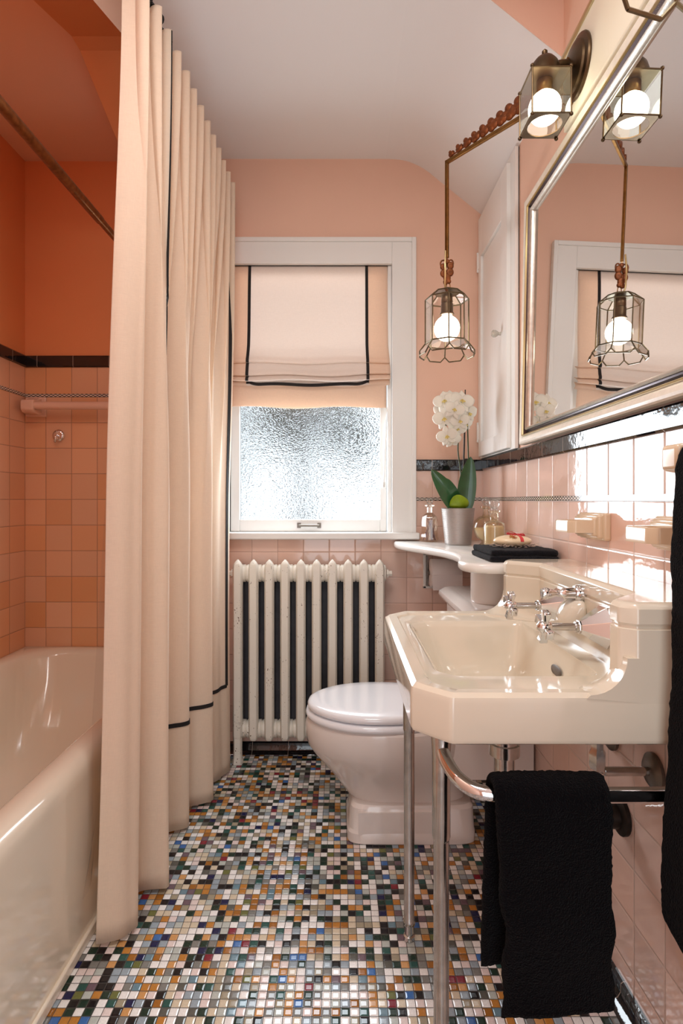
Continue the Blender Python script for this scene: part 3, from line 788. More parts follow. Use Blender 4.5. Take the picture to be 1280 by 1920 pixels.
# clear plastic liner peeking out behind
m, nt, out = new_mat('clear_vinyl')
t_ = N(nt, 'ShaderNodeBsdfTransparent'); t_.inputs[0].default_value = (.93, .93, .94, 1); g_ = N(nt, 'ShaderNodeBsdfGlossy'); g_.inputs['Roughness'].default_value = .12
lw = N(nt, 'ShaderNodeLayerWeight'); lw.inputs['Blend'].default_value = .15; mx_ = N(nt, 'ShaderNodeMixShader')
L(nt, lw.outputs['Fresnel'], mx_.inputs[0]); L(nt, t_.outputs[0], mx_.inputs[1]); L(nt, g_.outputs[0], mx_.inputs[2]); L(nt, mx_.outputs[0], out.inputs['Surface'])
bm = BM(); V = []
for j in range(30):
    z = .16 + 2.08 * j / 29; row = []
    for i in range(60):
        y = 1.325 + .82 * i / 59; y -= .065 * max(0, 1 - (z - .16) / .14) * max(0, 1 - i / 12)
        w = min(1, z / .5)
        row.append(bm.verts.new((-.585 + .008 * sin(y * 60) + .10 * max(0, (z - .5) / 1.7), y, z + .012 * sin(y * 44) * (1 - j / 29))))
    V.append(row)
for a, b in zip(V, V[1:]):
    for i in range(59): bm.faces.new((a[i], a[i + 1], b[i + 1], b[i]))
tag(obj('plastic_liner', bm, m, None), 'clear plastic shower liner showing below behind the peach curtain', 'shower liner')

# ================================================================== SINK
sink = thing('sink', 'cream porcelain wall sink with chamfered corners standing on chrome legs', 'sink', (.40, 1.135, 0))
Y0, Y1, XF = .820, 1.450, .110
c = (.31, 1.14)
def outl(k):   # outer outline inset by k
    return fillet([(RW - .001, Y0 + k), (.163 + k * .4, Y0 + k), (XF + k, .872 + k * .4), (XF + k, 1.398 - k * .4), (.163 + k * .4, Y1 - k), (RW - .001, Y1 - k)], [0, .012, .012, .012, .012, 0], 3)
def bowl(k, xr=.437):
    return fillet([(xr, .938 + k), (.205 + k, .938 + k), (.172 + k, .970 + k), (.172 + k, 1.312 - k), (.205 + k, 1.345 - k), (xr, 1.345 - k)], [.03, .02, .02, .02, .02, .03], 4)
LV = [(outl(.022), .688), (outl(.010), .690), (outl(.003), .694), (outl(0), .700), (outl(0), .726), (outl(0), .753), (outl(.002), .762), (outl(.010), .7675), (outl(.030), .766), (outl(.034), .763), (outl(.040), .7625),
      (bowl(-.012), .7615), (bowl(-.004), .758), (bowl(.004), .748), (bowl(.014, .430), .715), (bowl(.034, .418), .668), (bowl(.060, .400), .640), (bowl(.10, .375), .626), (bowl(.118, .36), .622)]
ang = angle_list([l[0] for l in (LV[3], LV[10])], c, 120)
rs = [[(x, y, z) for x, y in rays(p, c, ang)] for p, z in LV]
bm = BM(); rings(bm, rs, False, True)
# underside following the bowl
us = [(bowl(-.02, .45), .688), (bowl(.0, .44), .66), (bowl(.03, .43), .632), (bowl(.09, .39), .608), (bowl(.118, .36), .602)]
rs = [[(x, y, z) for x, y in rays(outl(.022), c, ang)][:], *[[(x, y, z) for x, y in rays(p, c, ang)] for p, z in us]]
rs[0] = [(x, y, .688) for x, y in rays(outl(.022), c, ang)]
rings(bm, list(reversed(rs)), True, False)
# shelf back: two end blocks and a recessed centre
def back(k, g=0.0):
    return fillet([(RW - .001, Y0 + k), (.438 - g, Y0 + k), (.418 + k - g, Y0 + .018 + k), (.418 + k - g, .866 - k * .4), (.480 + k - g, .926 - k * .4), (.480 + k - g, 1.344 + k * .4), (.418 + k - g, 1.404 + k * .4), (.418 + k - g, Y1 - .018 - k), (.438 - g, Y1 - k), (RW - .001, Y1 - k)],
                  [0, .01, .01, .008, .008, .008, .008, .01, .01, 0], 3)
bk = [(back(.0002, .006), .745), (back(.0002, .002), .775), (back(.0002), .80), (back(.0002), .862), (back(.0030), .864), (back(.0030), .867), (back(0), .871), (back(0), .893), (back(.004), .899), (back(.010), .902)]
rings(bm, [[(x, y, z) for x, y in p] for p, z in bk], True, True)
# concave fillets where the end blocks run down into the rim
def fl(y, r, xb): return [(xb + .02, y, .755), (xb - r - .006, y, .762), (xb - r, y, .7668)] + [(xb - r + r * sin(t * pi / 16), y, .7668 + r * (1 - cos(t * pi / 16))) for t in range(1, 9)] + [(xb + .02, y, .7668 + r)]
rings(bm, [fl(Y0 + .0001, .054, .423), fl(.845, .054, .423), fl(.866, .048, .424), fl(.895, .036, .452), fl(.925, .022, .482), fl(.935, .004, .484)])
rings(bm, [fl(1.335, .004, .484), fl(1.345, .022, .482), fl(1.375, .036, .452), fl(1.404, .048, .424), fl(1.425, .054, .423), fl(Y1 - .0025, .054, .423)])
obj('basin', bm, M['porcelain'], sink, angle=32, wn=True)
# china spout moulded into the back
bm = BM()
prof = [(.484, .792), (.484, .862), (.470, .860), (.452, .850), (.440, .834), (.434, .812), (.440, .800), (.455, .794)]
def sp_ring(y, k): cx, cz = .478, .826; return [(cx + (a - cx) * k, y, cz + (b - cz) * (k * .5 + .5)) for a, b in prof]
rings(bm, [sp_ring(1.083, .25), sp_ring(1.090, .7), sp_ring(1.102, .98), sp_ring(1.120, 1.04), sp_ring(1.138, .98), sp_ring(1.150, .7), sp_ring(1.157, .25)])
obj('china_spout', bm, M['porcelain'], sink, sub=1, angle=80)
# overflow slot
bm = BM(); slot = [(1.105 + .020 * cos(t) + (.006 if cos(t) > 0 else -.006), .716 + .0095 * sin(t)) for t in [2 * pi * i / 24 for i in range(24)]]
SX = lambda z: .430 + (z - .715) * .14
rings(bm, [[(SX(z) - .0025, y, z) for y, z in slot], [(SX(z) - .0035, 1.105 + (y - 1.105) * .9, .716 + (z - .716) * .9) for y, z in slot]], False, True)
obj('overflow_slot', bm, principled('overflow_shadow', rgb(92, 78, 66), .5), sink)
# taps
def tap(y, z):
    bm = BM(); lathe(bm, [(.003, .476 * 0), (.040, .0), (.040, .004), (.0125, .046), (.0125, .050), (.001, .0505)], (.4805, y, z), axis='-X', sides=8, rot=pi / 8)
    esc = obj('tap', bm, M['chrome'], sink, smooth=False, bevel=.001)
    bm = BM(); rod(bm, (.432, y, z), (.372, y, z), .0068); rod(bm, (.432, y, z), (.426, y, z), .010); obj('stem', bm, M['worn_chrome'], esc)
    bm = BM(); lathe(bm, [(.009, -.012), (.0115, -.006), (.0115, .006), (.009, .010), (.004, .014), (.001, .0145)], (.3705, y, z), 16, '-X')
    for k in range(4):
        a = k * pi / 2 + .35
        d = Vector((0, cos(a), sin(a))); t = Vector((0, -sin(a), cos(a)))
        rr = []
        for s, w, h in ((.006, .006, .0055), (.014, .0055, .005), (.024, .0075, .0065), (.030, .0085, .0075), (.0325, .006, .005)):
            o_ = Vector((.3705, y, z)) + d * s
            rr.append([o_ + t * w + Vector((h, 0, 0)), o_ + t * w - Vector((h, 0, 0)), o_ - t * w - Vector((h, 0, 0)), o_ - t * w + Vector((h, 0, 0))])
        rings(bm, rr)
    obj('cross_handle', bm, M['chrome'], esc, bevel=.0012, angle=50)
tap(1.012, .824); tap(1.215, .824)
bm = BM(); lathe(bm, [(.017, 0), (.0175, .010), (.015, .016), (.0125, .017), (.0115, .028), (.012, .036), (.008, .040), (.006, .052), (.010, .062), (.0125, .074), (.010, .080), (.001, .081)], (.482, 1.112, .868), 24, '-X')
obj('waste_knob', bm, M['chrome'], sink)
# legs
for y, tag_ in ((.912, 0), (1.338, 1)):
    bm = BM()
    lathe(bm, [(.0185, .700), (.0165, .660), (.0150, .640), (.0148, .505), (.0135, .500), (.0128, .498), (.0125, .050), (.0145, .046), (.0145, .038), (.0120, .034), (.0100, .012), (.0135, .010), (.0140, 0.0005)], (.165, y, 0), 24)
    lg = obj('leg', bm, M['worn_chrome'], sink)
# towel rail looping around under the basin
bm = BM()
pts = catmull([(.165, .915, .652), (.168, .888, .640), (.180, .852, .628), (.204, .828, .621), (.240, .820, .620)], 8) + [Vector((.30, .820, .620)), Vector((.45, .820, .620)), Vector((RW - .02, .820, .620))]
tube(bm, pts, .0112, 18)
rl = obj('towel_rail', bm, M['chrome'], sink)
bm = BM(); lathe(bm, [(.024, 0), (.024, .004), (.014, .012), (.0125, .030)], (RW - .0005, .820, .620), 24, '-X'); obj('rail_flange', bm, M['chrome'], rl)
# waste, trap and supplies
bm = BM(); lathe(bm, [(.034, .614), (.034, .600), (.028, .598), (.028, .560), (.031, .558), (.031, .535), (.021, .53), (.021, .40)], (.335, 1.14, 0), 24)
tube(bm, catmull([(.335, 1.14, .41), (.337, 1.142, .345), (.375, 1.150, .310), (.420, 1.16, .335), (.435, 1.165, .375), (.47, 1.18, .387), (RW - .004, 1.18, .387)], 10), .019, 16)
wst = obj('waste_trap', bm, M['worn_chrome'], sink)
bm = BM(); lathe(bm, [(.040, 0), (.040, .008), (.034, .012), (.026, .014), (.026, .040), (.022, .042)], (RW - .0005, 1.18, .387), 24, '-X'); obj('trap_flange', bm, M['darkmetal'], wst)
for y in (1.056, 1.225):
    bm = BM(); rod(bm, (RW - .002, y, .540), (.500, y, .540), .0085); 
    tube(bm, catmull([(.505, y, .540), (.492, y, .544), (.488, y, .560), (.487, y, .66), (.487, y, .70)], 6), .0065, 12)
    lathe(bm, [(.013, .545), (.016, .553), (.016, .575), (.012, .582), (.012, .60), (.009, .602)], (.487, y, 0), sides=6)
    sp_ = obj('supply_pipe', bm, M['worn_chrome'], sink)
    bm = BM(); lathe(bm, [(.034, 0), (.034, .006), (.026, .012), (.010, .014)], (RW - .0005, y, .540), 24, '-X'); obj('flange', bm, M['pewter'], sp_)

# ================================================================== BLACK TOWELS
def fuzz(bm, a, seed=0):
    for v in bm.verts:
        n = mnoise.noise_vector(v.co * 260 + Vector((seed, 0, 0))); n2 = mnoise.noise_vector(v.co * 22 + Vector((0, seed, 0)))
        v.co += n * a + n2 * .0022
def slab_fold(path, x0, x1, th, nx=60, wob=None, round_end=True):
    """a thick cloth following a 2D path (y,z), spanning x0..x1"""
    bm = BM(); P = [Vector(p) for p in path]; R = []
    for i, p in enumerate(P):
        t = (P[min(i + 1, len(P) - 1)] - P[max(i - 1, 0)]).normalized(); n = Vector((-t.y, t.x))
        k = 1.0
        if i == 0 or i == len(P) - 1: k = .35
        elif i == 1 or i == len(P) - 2: k = .8
        row = []
        for s in (1, -1):
            for j in range(nx + 1):
                f = j / nx if s == 1 else 1 - j / nx
                e = min(f, 1 - f) * nx
                kk = k * (.45 if e < .5 else (.85 if e < 1.5 else 1))
                w = wob(f, i / (len(P) - 1)) if wob else (0, 0, 0)
                q = p + n * (th / 2 * kk * s)
                row.append((x0 + (x1 - x0) * f + w[0], q.x + w[1], q.y + w[2]))
        R.append(row)
    rings(bm, R); return bm
def path_over(yc_, zc_, r, zfront, zback, n1=70, n2=60):
    out = [(yc_ - r - .004, zfront + (zc_ - zfront) * i / n1) for i in range(n1)]
    out += [(yc_ - r * cos(a), zc_ + r * sin(a)) for a in [pi * k / 12 for k in range(13)]]
    out += [(yc_ + r, zc_ - (zc_ - zback) * (i + 1) / n2) for i in range(n2)]
    return out
hand = thing('hand_towel', 'black terry hand towel hanging over the chrome rail under the sink', 'towel', (.30, .82, .62), 'black towels')
def wobA(f, s):
    z = s * 1.0
    low = max(0, 1 - s / .5)           # 1 at the front hem
    lb = max(0, (s - .55) / .45)
    return (.012 * low * (1 - f) * sin(low * 3) + .006 * low + .004 * sin(s * 40) * low - .010 * lb, -.010 * sin(f * 3.4 + .4) * low + .004 * sin(s * 23) * low + .006 * lb * sin(f * 6), .006 * low * sin(f * 3.2) * (1 if s < .02 else .3))
bm = slab_fold(path_over(.820, .622, .022, .322, .350), .221, .386, .017, 44, wobA)
fuzz(bm, .0017, 1); obj('towel_cloth', bm, M['towel'], hand, angle=180)
side = thing('bath_towel', 'long black terry towel hanging from the ceramic bar at right edge', 'towel', (.53, .7, 1.12), 'black towels')
def slab_fold_y(path, y0, y1, th, ny=70, wob=None):
    bm = slab_fold(path, 0, 1, th, ny, None)
    for v in bm.verts:
        f = v.co.x; xx, zz = v.co.y, v.co.z
        w = wob(f, zz) if wob else (0, 0, 0)
        v.co = Vector((xx + w[0], y0 + (y1 - y0) * f + w[1], zz + w[2]))
    return bm
def wobB(f, z):
    d = max(0, (1.10 - z) / .68)
    hem = .045 * max(0, (f - .75) / .25) ** 2 * max(0, 1 - (z - .40) / .1) if z < .5 else 0
    return (-.020 * d * (1 - .3 * sin(f * 4)) + .006 * sin(f * 9) * d, .004 * sin(z * 14), hem)
bm = slab_fold_y(path_over(.505, 1.113, .017, .430, .50, 90, 80), .46, .797, .016, 60, wobB)
fuzz(bm, .0018, 5); obj('towel_cloth', bm, M['towel'], side, angle=180)
# bar it hangs from
M['wallcer'] = principled('beige_wall_ceramic', rgb(214, 192, 164), .14, spec=.5, coat=.4)
wbar = thing('ceramic_towel_rail', 'beige ceramic towel rail on the right wall above the long black towel', 'towel bar', (RW, .7, 1.125))
bm = BM(); box(bm, .497, .513, .40, .83, 1.105, 1.121); obj('bar', bm, M['wallcer'], wbar, bevel=.003)
for y in (.822, .40):
    bm = BM()
    poly = fillet([(RW - .001, 1.150), (.575, 1.146), (.510, 1.138), (.484, 1.136), (.484, 1.098), (.510, 1.094), (.575, 1.086), (RW - .001, 1.082)], [0, .01, .01, .008, .008, .01, .01, 0], 4)
    prism(bm, poly, y - .020, y + .020, 'XZ')
    box(bm, RW - .012, RW + .001, y - .036, y + .036, 1.068, 1.164)
    obj('bracket', bm, M['wallcer'], wbar, bevel=.006, segs=3)

# ceramic holders on the right wall
def holder(y0, y1, label, cupped):
    t = thing('ceramic_holder', label, 'soap dish', (RW, (y0 + y1) / 2, .993), 'beige ceramic holders on the right wall')
    bm = BM()
    pts = fillet([(RW - .022, y0), (.524, y0), (.512, y0 + .014), (.512, y1 - .014), (.524, y1), (RW - .022, y1)], [0, .01, .01, .01, .01, 0], 3)
    inn = fillet([(RW - .03, y0 + .014), (.530, y0 + .014), (.524, y0 + .02), (.524, y1 - .02), (.530, y1 - .014), (RW - .03, y1 - .014)], .006, 3)
    cc = (.548, (y0 + y1) / 2); an = angle_list([pts, inn], cc, 48)
    R = [(pts, .981), (pts, 1.005), ([(x + (.002 if x < .54 else 0), y) for x, y in pts], 1.0085), (inn, 1.008), (inn, .999), ([(cc[0] + (x - cc[0]) * .7, cc[1] + (y - cc[1]) * .7) for x, y in inn], .996)]
    rings(bm, [[(x, y, z) for x, y in rays(p, cc, an)] for p, z in R])
    obj('tray', bm, M['wallcer'], t, angle=35)
    bm = BM()
    for a, b, o_ in ((.006, .030, .034), (.014, .018, .026), (.022, .008, .016)):
        box(bm, RW - o_, RW + .001, y0 - a * .9 + .004, y1 + a * .9 - .004, .9945 - .0165 - (.022 - b * .5) * .8, .9945 + .0165 + (.022 - b * .5) * .8)
    obj('stepped_back', bm, M['wallcer'], t, bevel=.005, segs=3)
    return t
holder(1.243, 1.342, 'beige ceramic holder on the right wall farther from the black towel', True)
holder(.919, 1.016, 'beige ceramic holder on the right wall half behind the long black towel', False)

# ================================================================== TOILET
toi = thing('toilet', 'pale porcelain toilet with closed white lid beside the radiator', 'toilet', (.18, 1.82, 0))
TY = 1.82
def egg(xf, xb, hw, n=64, p=2.25, taper=.14):
    cx = (xf + xb) / 2; a = (xb - xf) / 2; out = []
    for i in range(n):
        t = 2 * pi * i / n; ct, st = cos(t), sin(t)
        x = cx - a * (abs(ct) ** (2 / p)) * (1 if ct > 0 else -1)
        y = hw * (abs(st) ** (2 / p)) * (1 if st > 0 else -1) * (1 - taper * max(0, ct) ** 2)
        out.append((x, TY + y))
    return out
def lev(L_): return [[(x, y, z) for x, y in P] for P, z in L_]
bm = BM()
rings(bm, lev([(egg(.025, .420, .118, p=7, taper=0), 0.0), (egg(.020, .42, .121, p=8, taper=0), .004), (egg(.020, .42, .121, p=8, taper=0), .032), (egg(.026, .418, .116, p=8, taper=0), .040), (egg(.030, .416, .113, p=7, taper=0), .104), (egg(.036, .41, .106, p=6, taper=0), .114)]))
rings(bm, lev([(egg(.045, .40, .088, p=3.4, taper=0), .105), (egg(.020, .40, .092, p=3.0, taper=.02), .120), (egg(-.008, .40, .104, p=2.7, taper=.05), .155), (egg(-.036, .405, .124, p=2.5, taper=.08), .19), (egg(-.066, .41, .144, p=2.4), .222), (egg(-.088, .41, .158), .246),
                (egg(-.099, .41, .164), .262), (egg(-.106, .41, .168), .272), (egg(-.112, .41, .173), .300), (egg(-.114, .41, .176), .335), (egg(-.108, .41, .173), .352), (egg(-.100, .41, .166), .358)]))
# foot step panel on the plinth and the deck under the tank
box(bm, .055, .30, TY - .119, TY - .10, .030, .098)
box(bm, .28, .59, TY - .12, TY + .12, .20, .37)
obj('bowl', bm, M['toilet'], toi, angle=35)
bm = BM(); rings(bm, lev([(egg(-.094, .345, .160), .357), (egg(-.110, .348, .173), .361), (egg(-.113, .348, .176), .369), (egg(-.110, .348, .173), .378), (egg(-.10, .345, .163), .381)]))
obj('toilet_seat', bm, M['seat'], toi, angle=60)
bm = BM(); rings(bm, lev([(egg(-.090, .345, .157), .384), (egg(-.104, .346, .168), .387), (egg(-.107, .346, .171), .395), (egg(-.103, .346, .167), .404), (egg(-.092, .340, .156), .409), (egg(-.05, .32, .12), .4105), (egg(.05, .22, .05), .411)]))
obj('toilet_lid', bm, M['seat'], toi, angle=60)
for s in (-1, 1):
    bm = BM(); lathe(bm, [(.015, .36), (.016, .385), (.012, .405), (.003, .412)], (.352, TY + s * .075, 0), 16); obj('hinge', bm, M['seat'], toi)
bm = BM(); prism(bm, fillet([(.385, 1.60), (.588, 1.60), (.588, 2.04), (.385, 2.04)], .03), .37, .71); obj('tank', bm, M['toilet'], toi, bevel=.01)
bm = BM()
q = lambda k: fillet([(.360 + k, 1.575 + k), (.590, 1.575 + k), (.590, 2.065 - k), (.360 + k, 2.065 - k)], .022)
rings(bm, [[(x, y, z) for x, y in P] for P, z in ((q(.018), .694), (q(.004), .702), (q(0), .712), (q(.002), .724), (q(.02), .738), (q(.035), .742))]); obj('tank_lid', bm, M['toilet'], toi, angle=40)
vlv = thing('stop_valve', 'chrome stop valve on the wall under the toilet tank', 'valve', (RW, 1.985, .13))
bm = BM(); rod(bm, (RW - .002, 1.985, .135), (.515, 1.985, .135), .0095); lathe(bm, [(.014, .115), (.016, .12), (.016, .15), (.010, .155), (.008, .20)], (.52, 1.985, 0), 16); tube(bm, catmull([(.52, 1.985, .19), (.52, 1.99, .28), (.53, 2.0, .369)], 8), .006, 10); obj('valve_body', bm, M['worn_chrome'], vlv)
bm = BM(); lathe(bm, [(.030, 0), (.030, .004), (.022, .010), (.010, .012)], (RW - .0005, 1.985, .135), 24, '-X'); obj('flange', bm, M['chrome'], vlv)

# ================================================================== SHELF over the tank
SZ = .886
shf = thing('corner_shelf', 'white curved shelf in the corner over the toilet tank', 'shelf', (.46, 1.9, SZ))
edge = [(RW - .002, 2.334), (.235, 2.334)] + [tuple(p) for p in catmull([(.224, 2.318), (.219, 2.27), (.226, 2.20), (.252, 2.105), (.300, 2.00), (.342, 1.89), (.360, 1.78), (.357, 1.68), (.341, 1.61), (.330, 1.56), (.334, 1.512), (.355, 1.478), (.40, 1.464), (.46, 1.462)], 7)] + [(RW - .002, 1.462)]
cs = (.48, 1.85)
def ins(P, k): return [(x + k * (1 if x < .59 else 0) * (1 if x < .5 else .4), y if (y > 2.33 or x > .59) else (y + k * .6 if y < 1.53 else y)) for x, y in P]
bm = BM(); rings(bm, [[(x, y, z) for x, y in ins(edge, k)] for k, z in ((.006, SZ - .026), (.001, SZ - .021), (0, SZ - .014), (0, SZ - .008), (.003, SZ - .002), (.008, SZ))]); obj('shelf_board', bm, M['shelf'], shf, angle=50)
bm = BM(); lathe(bm, [(.066, .7425), (.068, .746), (.068, SZ - .027)], (.470, 1.715, 0), 40); box(bm, .50, .594, 1.668, 1.762, .7425, SZ - .027); obj('support_column', bm, M['toilet'], shf, angle=40)

# toilet paper recess
rec = thing('paper_holder', 'recessed chrome toilet paper holder in the back wall tiles', 'paper holder', (.42, BW, .76))
bm = BM()
hx0, hx1, hz0, hz1 = .346, .500, .686, .834
for a in ((hx0, hx0 + .012, hz0, hz1), (hx1 - .012, hx1, hz0, hz1), (hx0, hx1, hz0, hz0 + .010), (hx0, hx1, hz1 - .010, hz1)): box(bm, a[0], a[1], BW - .010, BW, a[2], a[3])
obj('frame', bm, M['shelf'], rec, bevel=.002)
bm = BM(); box(bm, hx0 + .012, hx0 + .016, BW - .030, BW - .001, hz0 + .012, hz1 - .012); rod(bm, (hx0 + .014, BW - .045, .755), (hx1 - .014, BW - .045, .755), .009); lathe(bm, [(.006, 0), (.006, .010)], (hx0 + .014, BW - .030, .755), 12, '-Y'); obj('roller', bm, M['pewter'], rec)
rol = thing('toilet_roll', 'white toilet paper roll in the recessed wall holder', 'toilet paper', (.42, BW - .06, .757))
M['tissue'] = principled('tissue', rgb(228, 218, 216), .9, spec=.1, bump=(300, .35, .001))
bm = BM(); n = 40; R = 0.058; cx0, cx1 = hx0 + .020, hx1 - .014
R2 = [[(x, BW - .064 + r * cos(2 * pi * i / n), .757 + r * sin(2 * pi * i / n)) for i in range(n)] for x, r in ((cx0, .016), (cx0, R - .003), (cx0 + .003, R), (cx1 - .003, R), (cx1, R - .003), (cx1, .016))]
rings(bm, R2, True, True); rl_ = obj('paper', bm, M['tissue'], rol, angle=50)
bm = BM(); pts = [(BW - .064 - R - .001, .757 - t * .0032) for t in range(20)]
rings(bm, [[(cx0 + .001, y - .0008, z), (cx1 - .001, y - .0008, z), (cx1 - .001, y + .0004, z), (cx0 + .001, y + .0004, z)] for y, z in pts]); obj('loose_sheet', bm, M['tissue'], rl_)

# ================================================================== ORCHID
OX, OY = .446, 2.115
M['pot'] = principled('silver_pot', rgb(166, 158, 154), .42, metal=.5)
M['leaf'] = principled('orchid_leaf', rgb(44, 88, 50), .28, spec=.5, coat=.3, var=(30, .2))
M['leaf2'] = principled('young_leaf', rgb(132, 160, 30), .32, spec=.5, var=(40, .2))
M['stem'] = principled('orchid_stem', rgb(62, 74, 42), .5, var=(60, .3))
M['stake'] = principled('stake', rgb(48, 38, 34), .5)
M['bark'] = principled('bark_mix', rgb(84, 64, 44), .9, bump=(120, 1, .01))
m, nt, out = new_mat('petal')
b = N(nt, 'ShaderNodeBsdfPrincipled'); b.inputs['Base Color'].default_value = rgb(244, 240, 232); b.inputs['Roughness'].default_value = .55; b.inputs['Sheen Weight'].default_value = .2
t = N(nt, 'ShaderNodeBsdfTranslucent'); t.inputs[0].default_value = rgb(250, 246, 230); mx = N(nt, 'ShaderNodeMixShader'); mx.inputs[0].default_value = .25
L(nt, b.outputs[0], mx.inputs[1]); L(nt, t.outputs[0], mx.inputs[2]); L(nt, mx.outputs[0], out.inputs['Surface']); M['petal'] = m
M['lip'] = principled('orchid_lip', rgb(228, 208, 128), .5, var=(200, .3))
orc = thing('potted_orchid', 'white orchid in a ribbed silver pot on the corner shelf', 'potted plant', (OX, OY, SZ))
bm = BM()
prof = [(.047, SZ + .0005), (.049, SZ + .004)] + [(.049 + .0125 * k / 60 + .0007 * (k % 2) , SZ + .006 + .128 * k / 60) for k in range(61)] + [(.063, SZ + .138), (.0605, SZ + .139), (.0585, SZ + .134), (.056, SZ + .11)]
lathe(bm, prof, (OX, OY, 0), 48); obj('pot', bm, M['pot'], orc, angle=30)
bm = BM(); lathe(bm, [(.0575, SZ + .10), (.0575, SZ + .122), (.03, SZ + .130), (.001, SZ + .131)], (OX, OY, 0), 32); obj('bark_mix', bm, M['bark'], orc)
ZP = SZ + .128
def leaf(base, tip, up, w, mat, curl=.0, n=16):
    base, tip = Vector(base), Vector(tip); bm = BM(); R = []
    ax = tip - base; sidev = ax.cross(Vector(up)).normalized(); nv = sidev.cross(ax).normalized()
    for i in range(n + 1):
        s = i / n; p = base + ax * s + nv * (sin(pi * s) * curl); ww = w * (sin(pi * min(1, (s * .93 + .07)) ** .85) ** .6) * (1 if s < .999 else .05)
        if s < .12: ww = w * (.35 + s * 3)
        row = []
        for k in range(7):
            f = (k - 3) / 3; row.append(p + sidev * (f * ww) + nv * (abs(f) ** 1.3 * ww * .32))
        low = [q_ - nv * .0018 for q_ in reversed(row)]
        R.append(row + low)
    rings(bm, R); return obj('leaf', bm, mat, orc, angle=70)
leaf((OX + .012, OY - .01, ZP - .012), (OX - .110, OY - .055, ZP + .155), (-.5, -.8, .6), .034, M['leaf'], .020)
leaf((OX + .020, OY - .01, ZP - .012), (OX + .044, OY - .02, ZP + .205), (.1, -1, .1), .036, M['leaf'], -.010)
leaf((OX + .010, OY + .01, ZP - .012), (OX - .040, OY + .02, ZP + .125), (-.3, -1, .4), .026, M['leaf'], .010)
leaf((OX + .006, OY - .03, ZP + .002), (OX - .022, OY - .075, ZP + .060), (0, .7, .7), .036, M['leaf2'], -.012)
for dx, dy, top, r, mt, nm in ((.022, .0, ZP + .44, .0022, 'stake', 'stake'),):
    bm = BM(); rod(bm, (OX + dx * .7, OY + dy, ZP - .06), (OX + dx + .006, OY + dy, ZP + .46), r, n=8); obj(nm, bm, M[mt], orc)
st1 = catmull([(OX + .016, OY, ZP - .02), (OX + .012, OY - .006, ZP + .12), (OX - .002, OY - .01, ZP + .24), (OX + .012, OY - .012, ZP + .34), (OX + .02, OY - .02, ZP + .405), (OX - .012, OY - .03, ZP + .42), (OX - .045, OY - .04, ZP + .36), (OX - .06, OY - .045, ZP + .28)], 10)
st2 = catmull([(OX + .024, OY + .006, ZP - .02), (OX + .040, OY + .003, ZP + .12), (OX + .038, OY - .002, ZP + .25), (OX + .032, OY - .01, ZP + .35), (OX + .02, OY - .025, ZP + .40), (OX + .0, OY - .03, ZP + .37)], 10)
for s in (st1, st2):
    bm = BM(); tube(bm, s, .0026, 8); obj('flower_stem', bm, M['stem'], orc)
bm = BM(); rod(bm, (OX + .017, OY, ZP - .03), (OX + .027, OY, ZP + .30), .0017, n=8); obj('stake', bm, M['stake'], orc)
for x, z in ((.006, .19), (.030, .195), (.026, .32)):
    bm = BM(); rod(bm, (OX + x - .010, OY - .004, ZP + z), (OX + x + .010, OY - .004, ZP + z), .003, n=8); obj('plant_clip', bm, M['stake'], orc)
def bloom(c, d, size, roll):
    c, d = Vector(c), Vector(d).normalized(); a, b = frame_of(d); rot = Matrix.Rotation(roll, 3, d); a, b = rot @ a, rot @ b
    bm = BM()
    def petal(an, ln, w, lift, rnd):
        u = a * sin(an) + b * cos(an); s_ = u.cross(d).normalized(); nv = d; V = []
        for i in range(9):
            s = i / 8; wd = w * (sin(pi * min(1, .10 + .90 * s)) ** rnd) * (1 if i else .35)
            if i == 8: wd = w * .22
            row = [c + u * (ln * (.05 + .95 * s)) + s_ * (wd * f) + nv * (lift * s * s + .05 * size * (1 - f * f) * s - .10 * size * s * s) for f in (-1, -.8, -.4, 0, .4, .8, 1)]
            V.append([bm.verts.new(q_) for q_ in row])
        for r0, r1 in zip(V, V[1:]):
            for k in range(6): bm.faces.new((r0[k], r0[k + 1], r1[k + 1], r1[k]))
    petal(0, size * .55, size * .165, -.006, .75); petal(radians(142), size * .53, size * .16, -.006, .75); petal(radians(-142), size * .53, size * .16, -.006, .75)
    petal(radians(76), size * .56, size * .29, .007, .45); petal(radians(-76), size * .56, size * .29, .007, .45)
    f_ = obj('bloom', bm, M['petal'], orc, angle=180, solid=.0008)
    bm = BM(); sphere(bm, c + d * size * .05 + b * size * .02, size * .05, 1, 1, 1, 10, 6)
    for an in (radians(180), radians(118), radians(-118)):
        u = a * sin(an) + b * cos(an); o0 = c + d * size * .05; rings(bm, [[o0 + u * (size * s) + u.cross(d) * (w * size) + d * (h * size), o0 + u * (size * s) - u.cross(d) * (w * size) + d * (h * size), o0 + u * (size * s) + d * ((h - .03) * size)] for s, w, h in ((.01, .035, 0), (.06, .045, .05), (.11, .03, .06), (.14, .008, .03))])
    obj('lip', bm, M['lip'], f_, angle=60)
S_ = 1044 / (OY - .03)
def at(px, py, y): s = 1044 / y; return ((px - 638) / s, y, CH - (py - 938) / s)
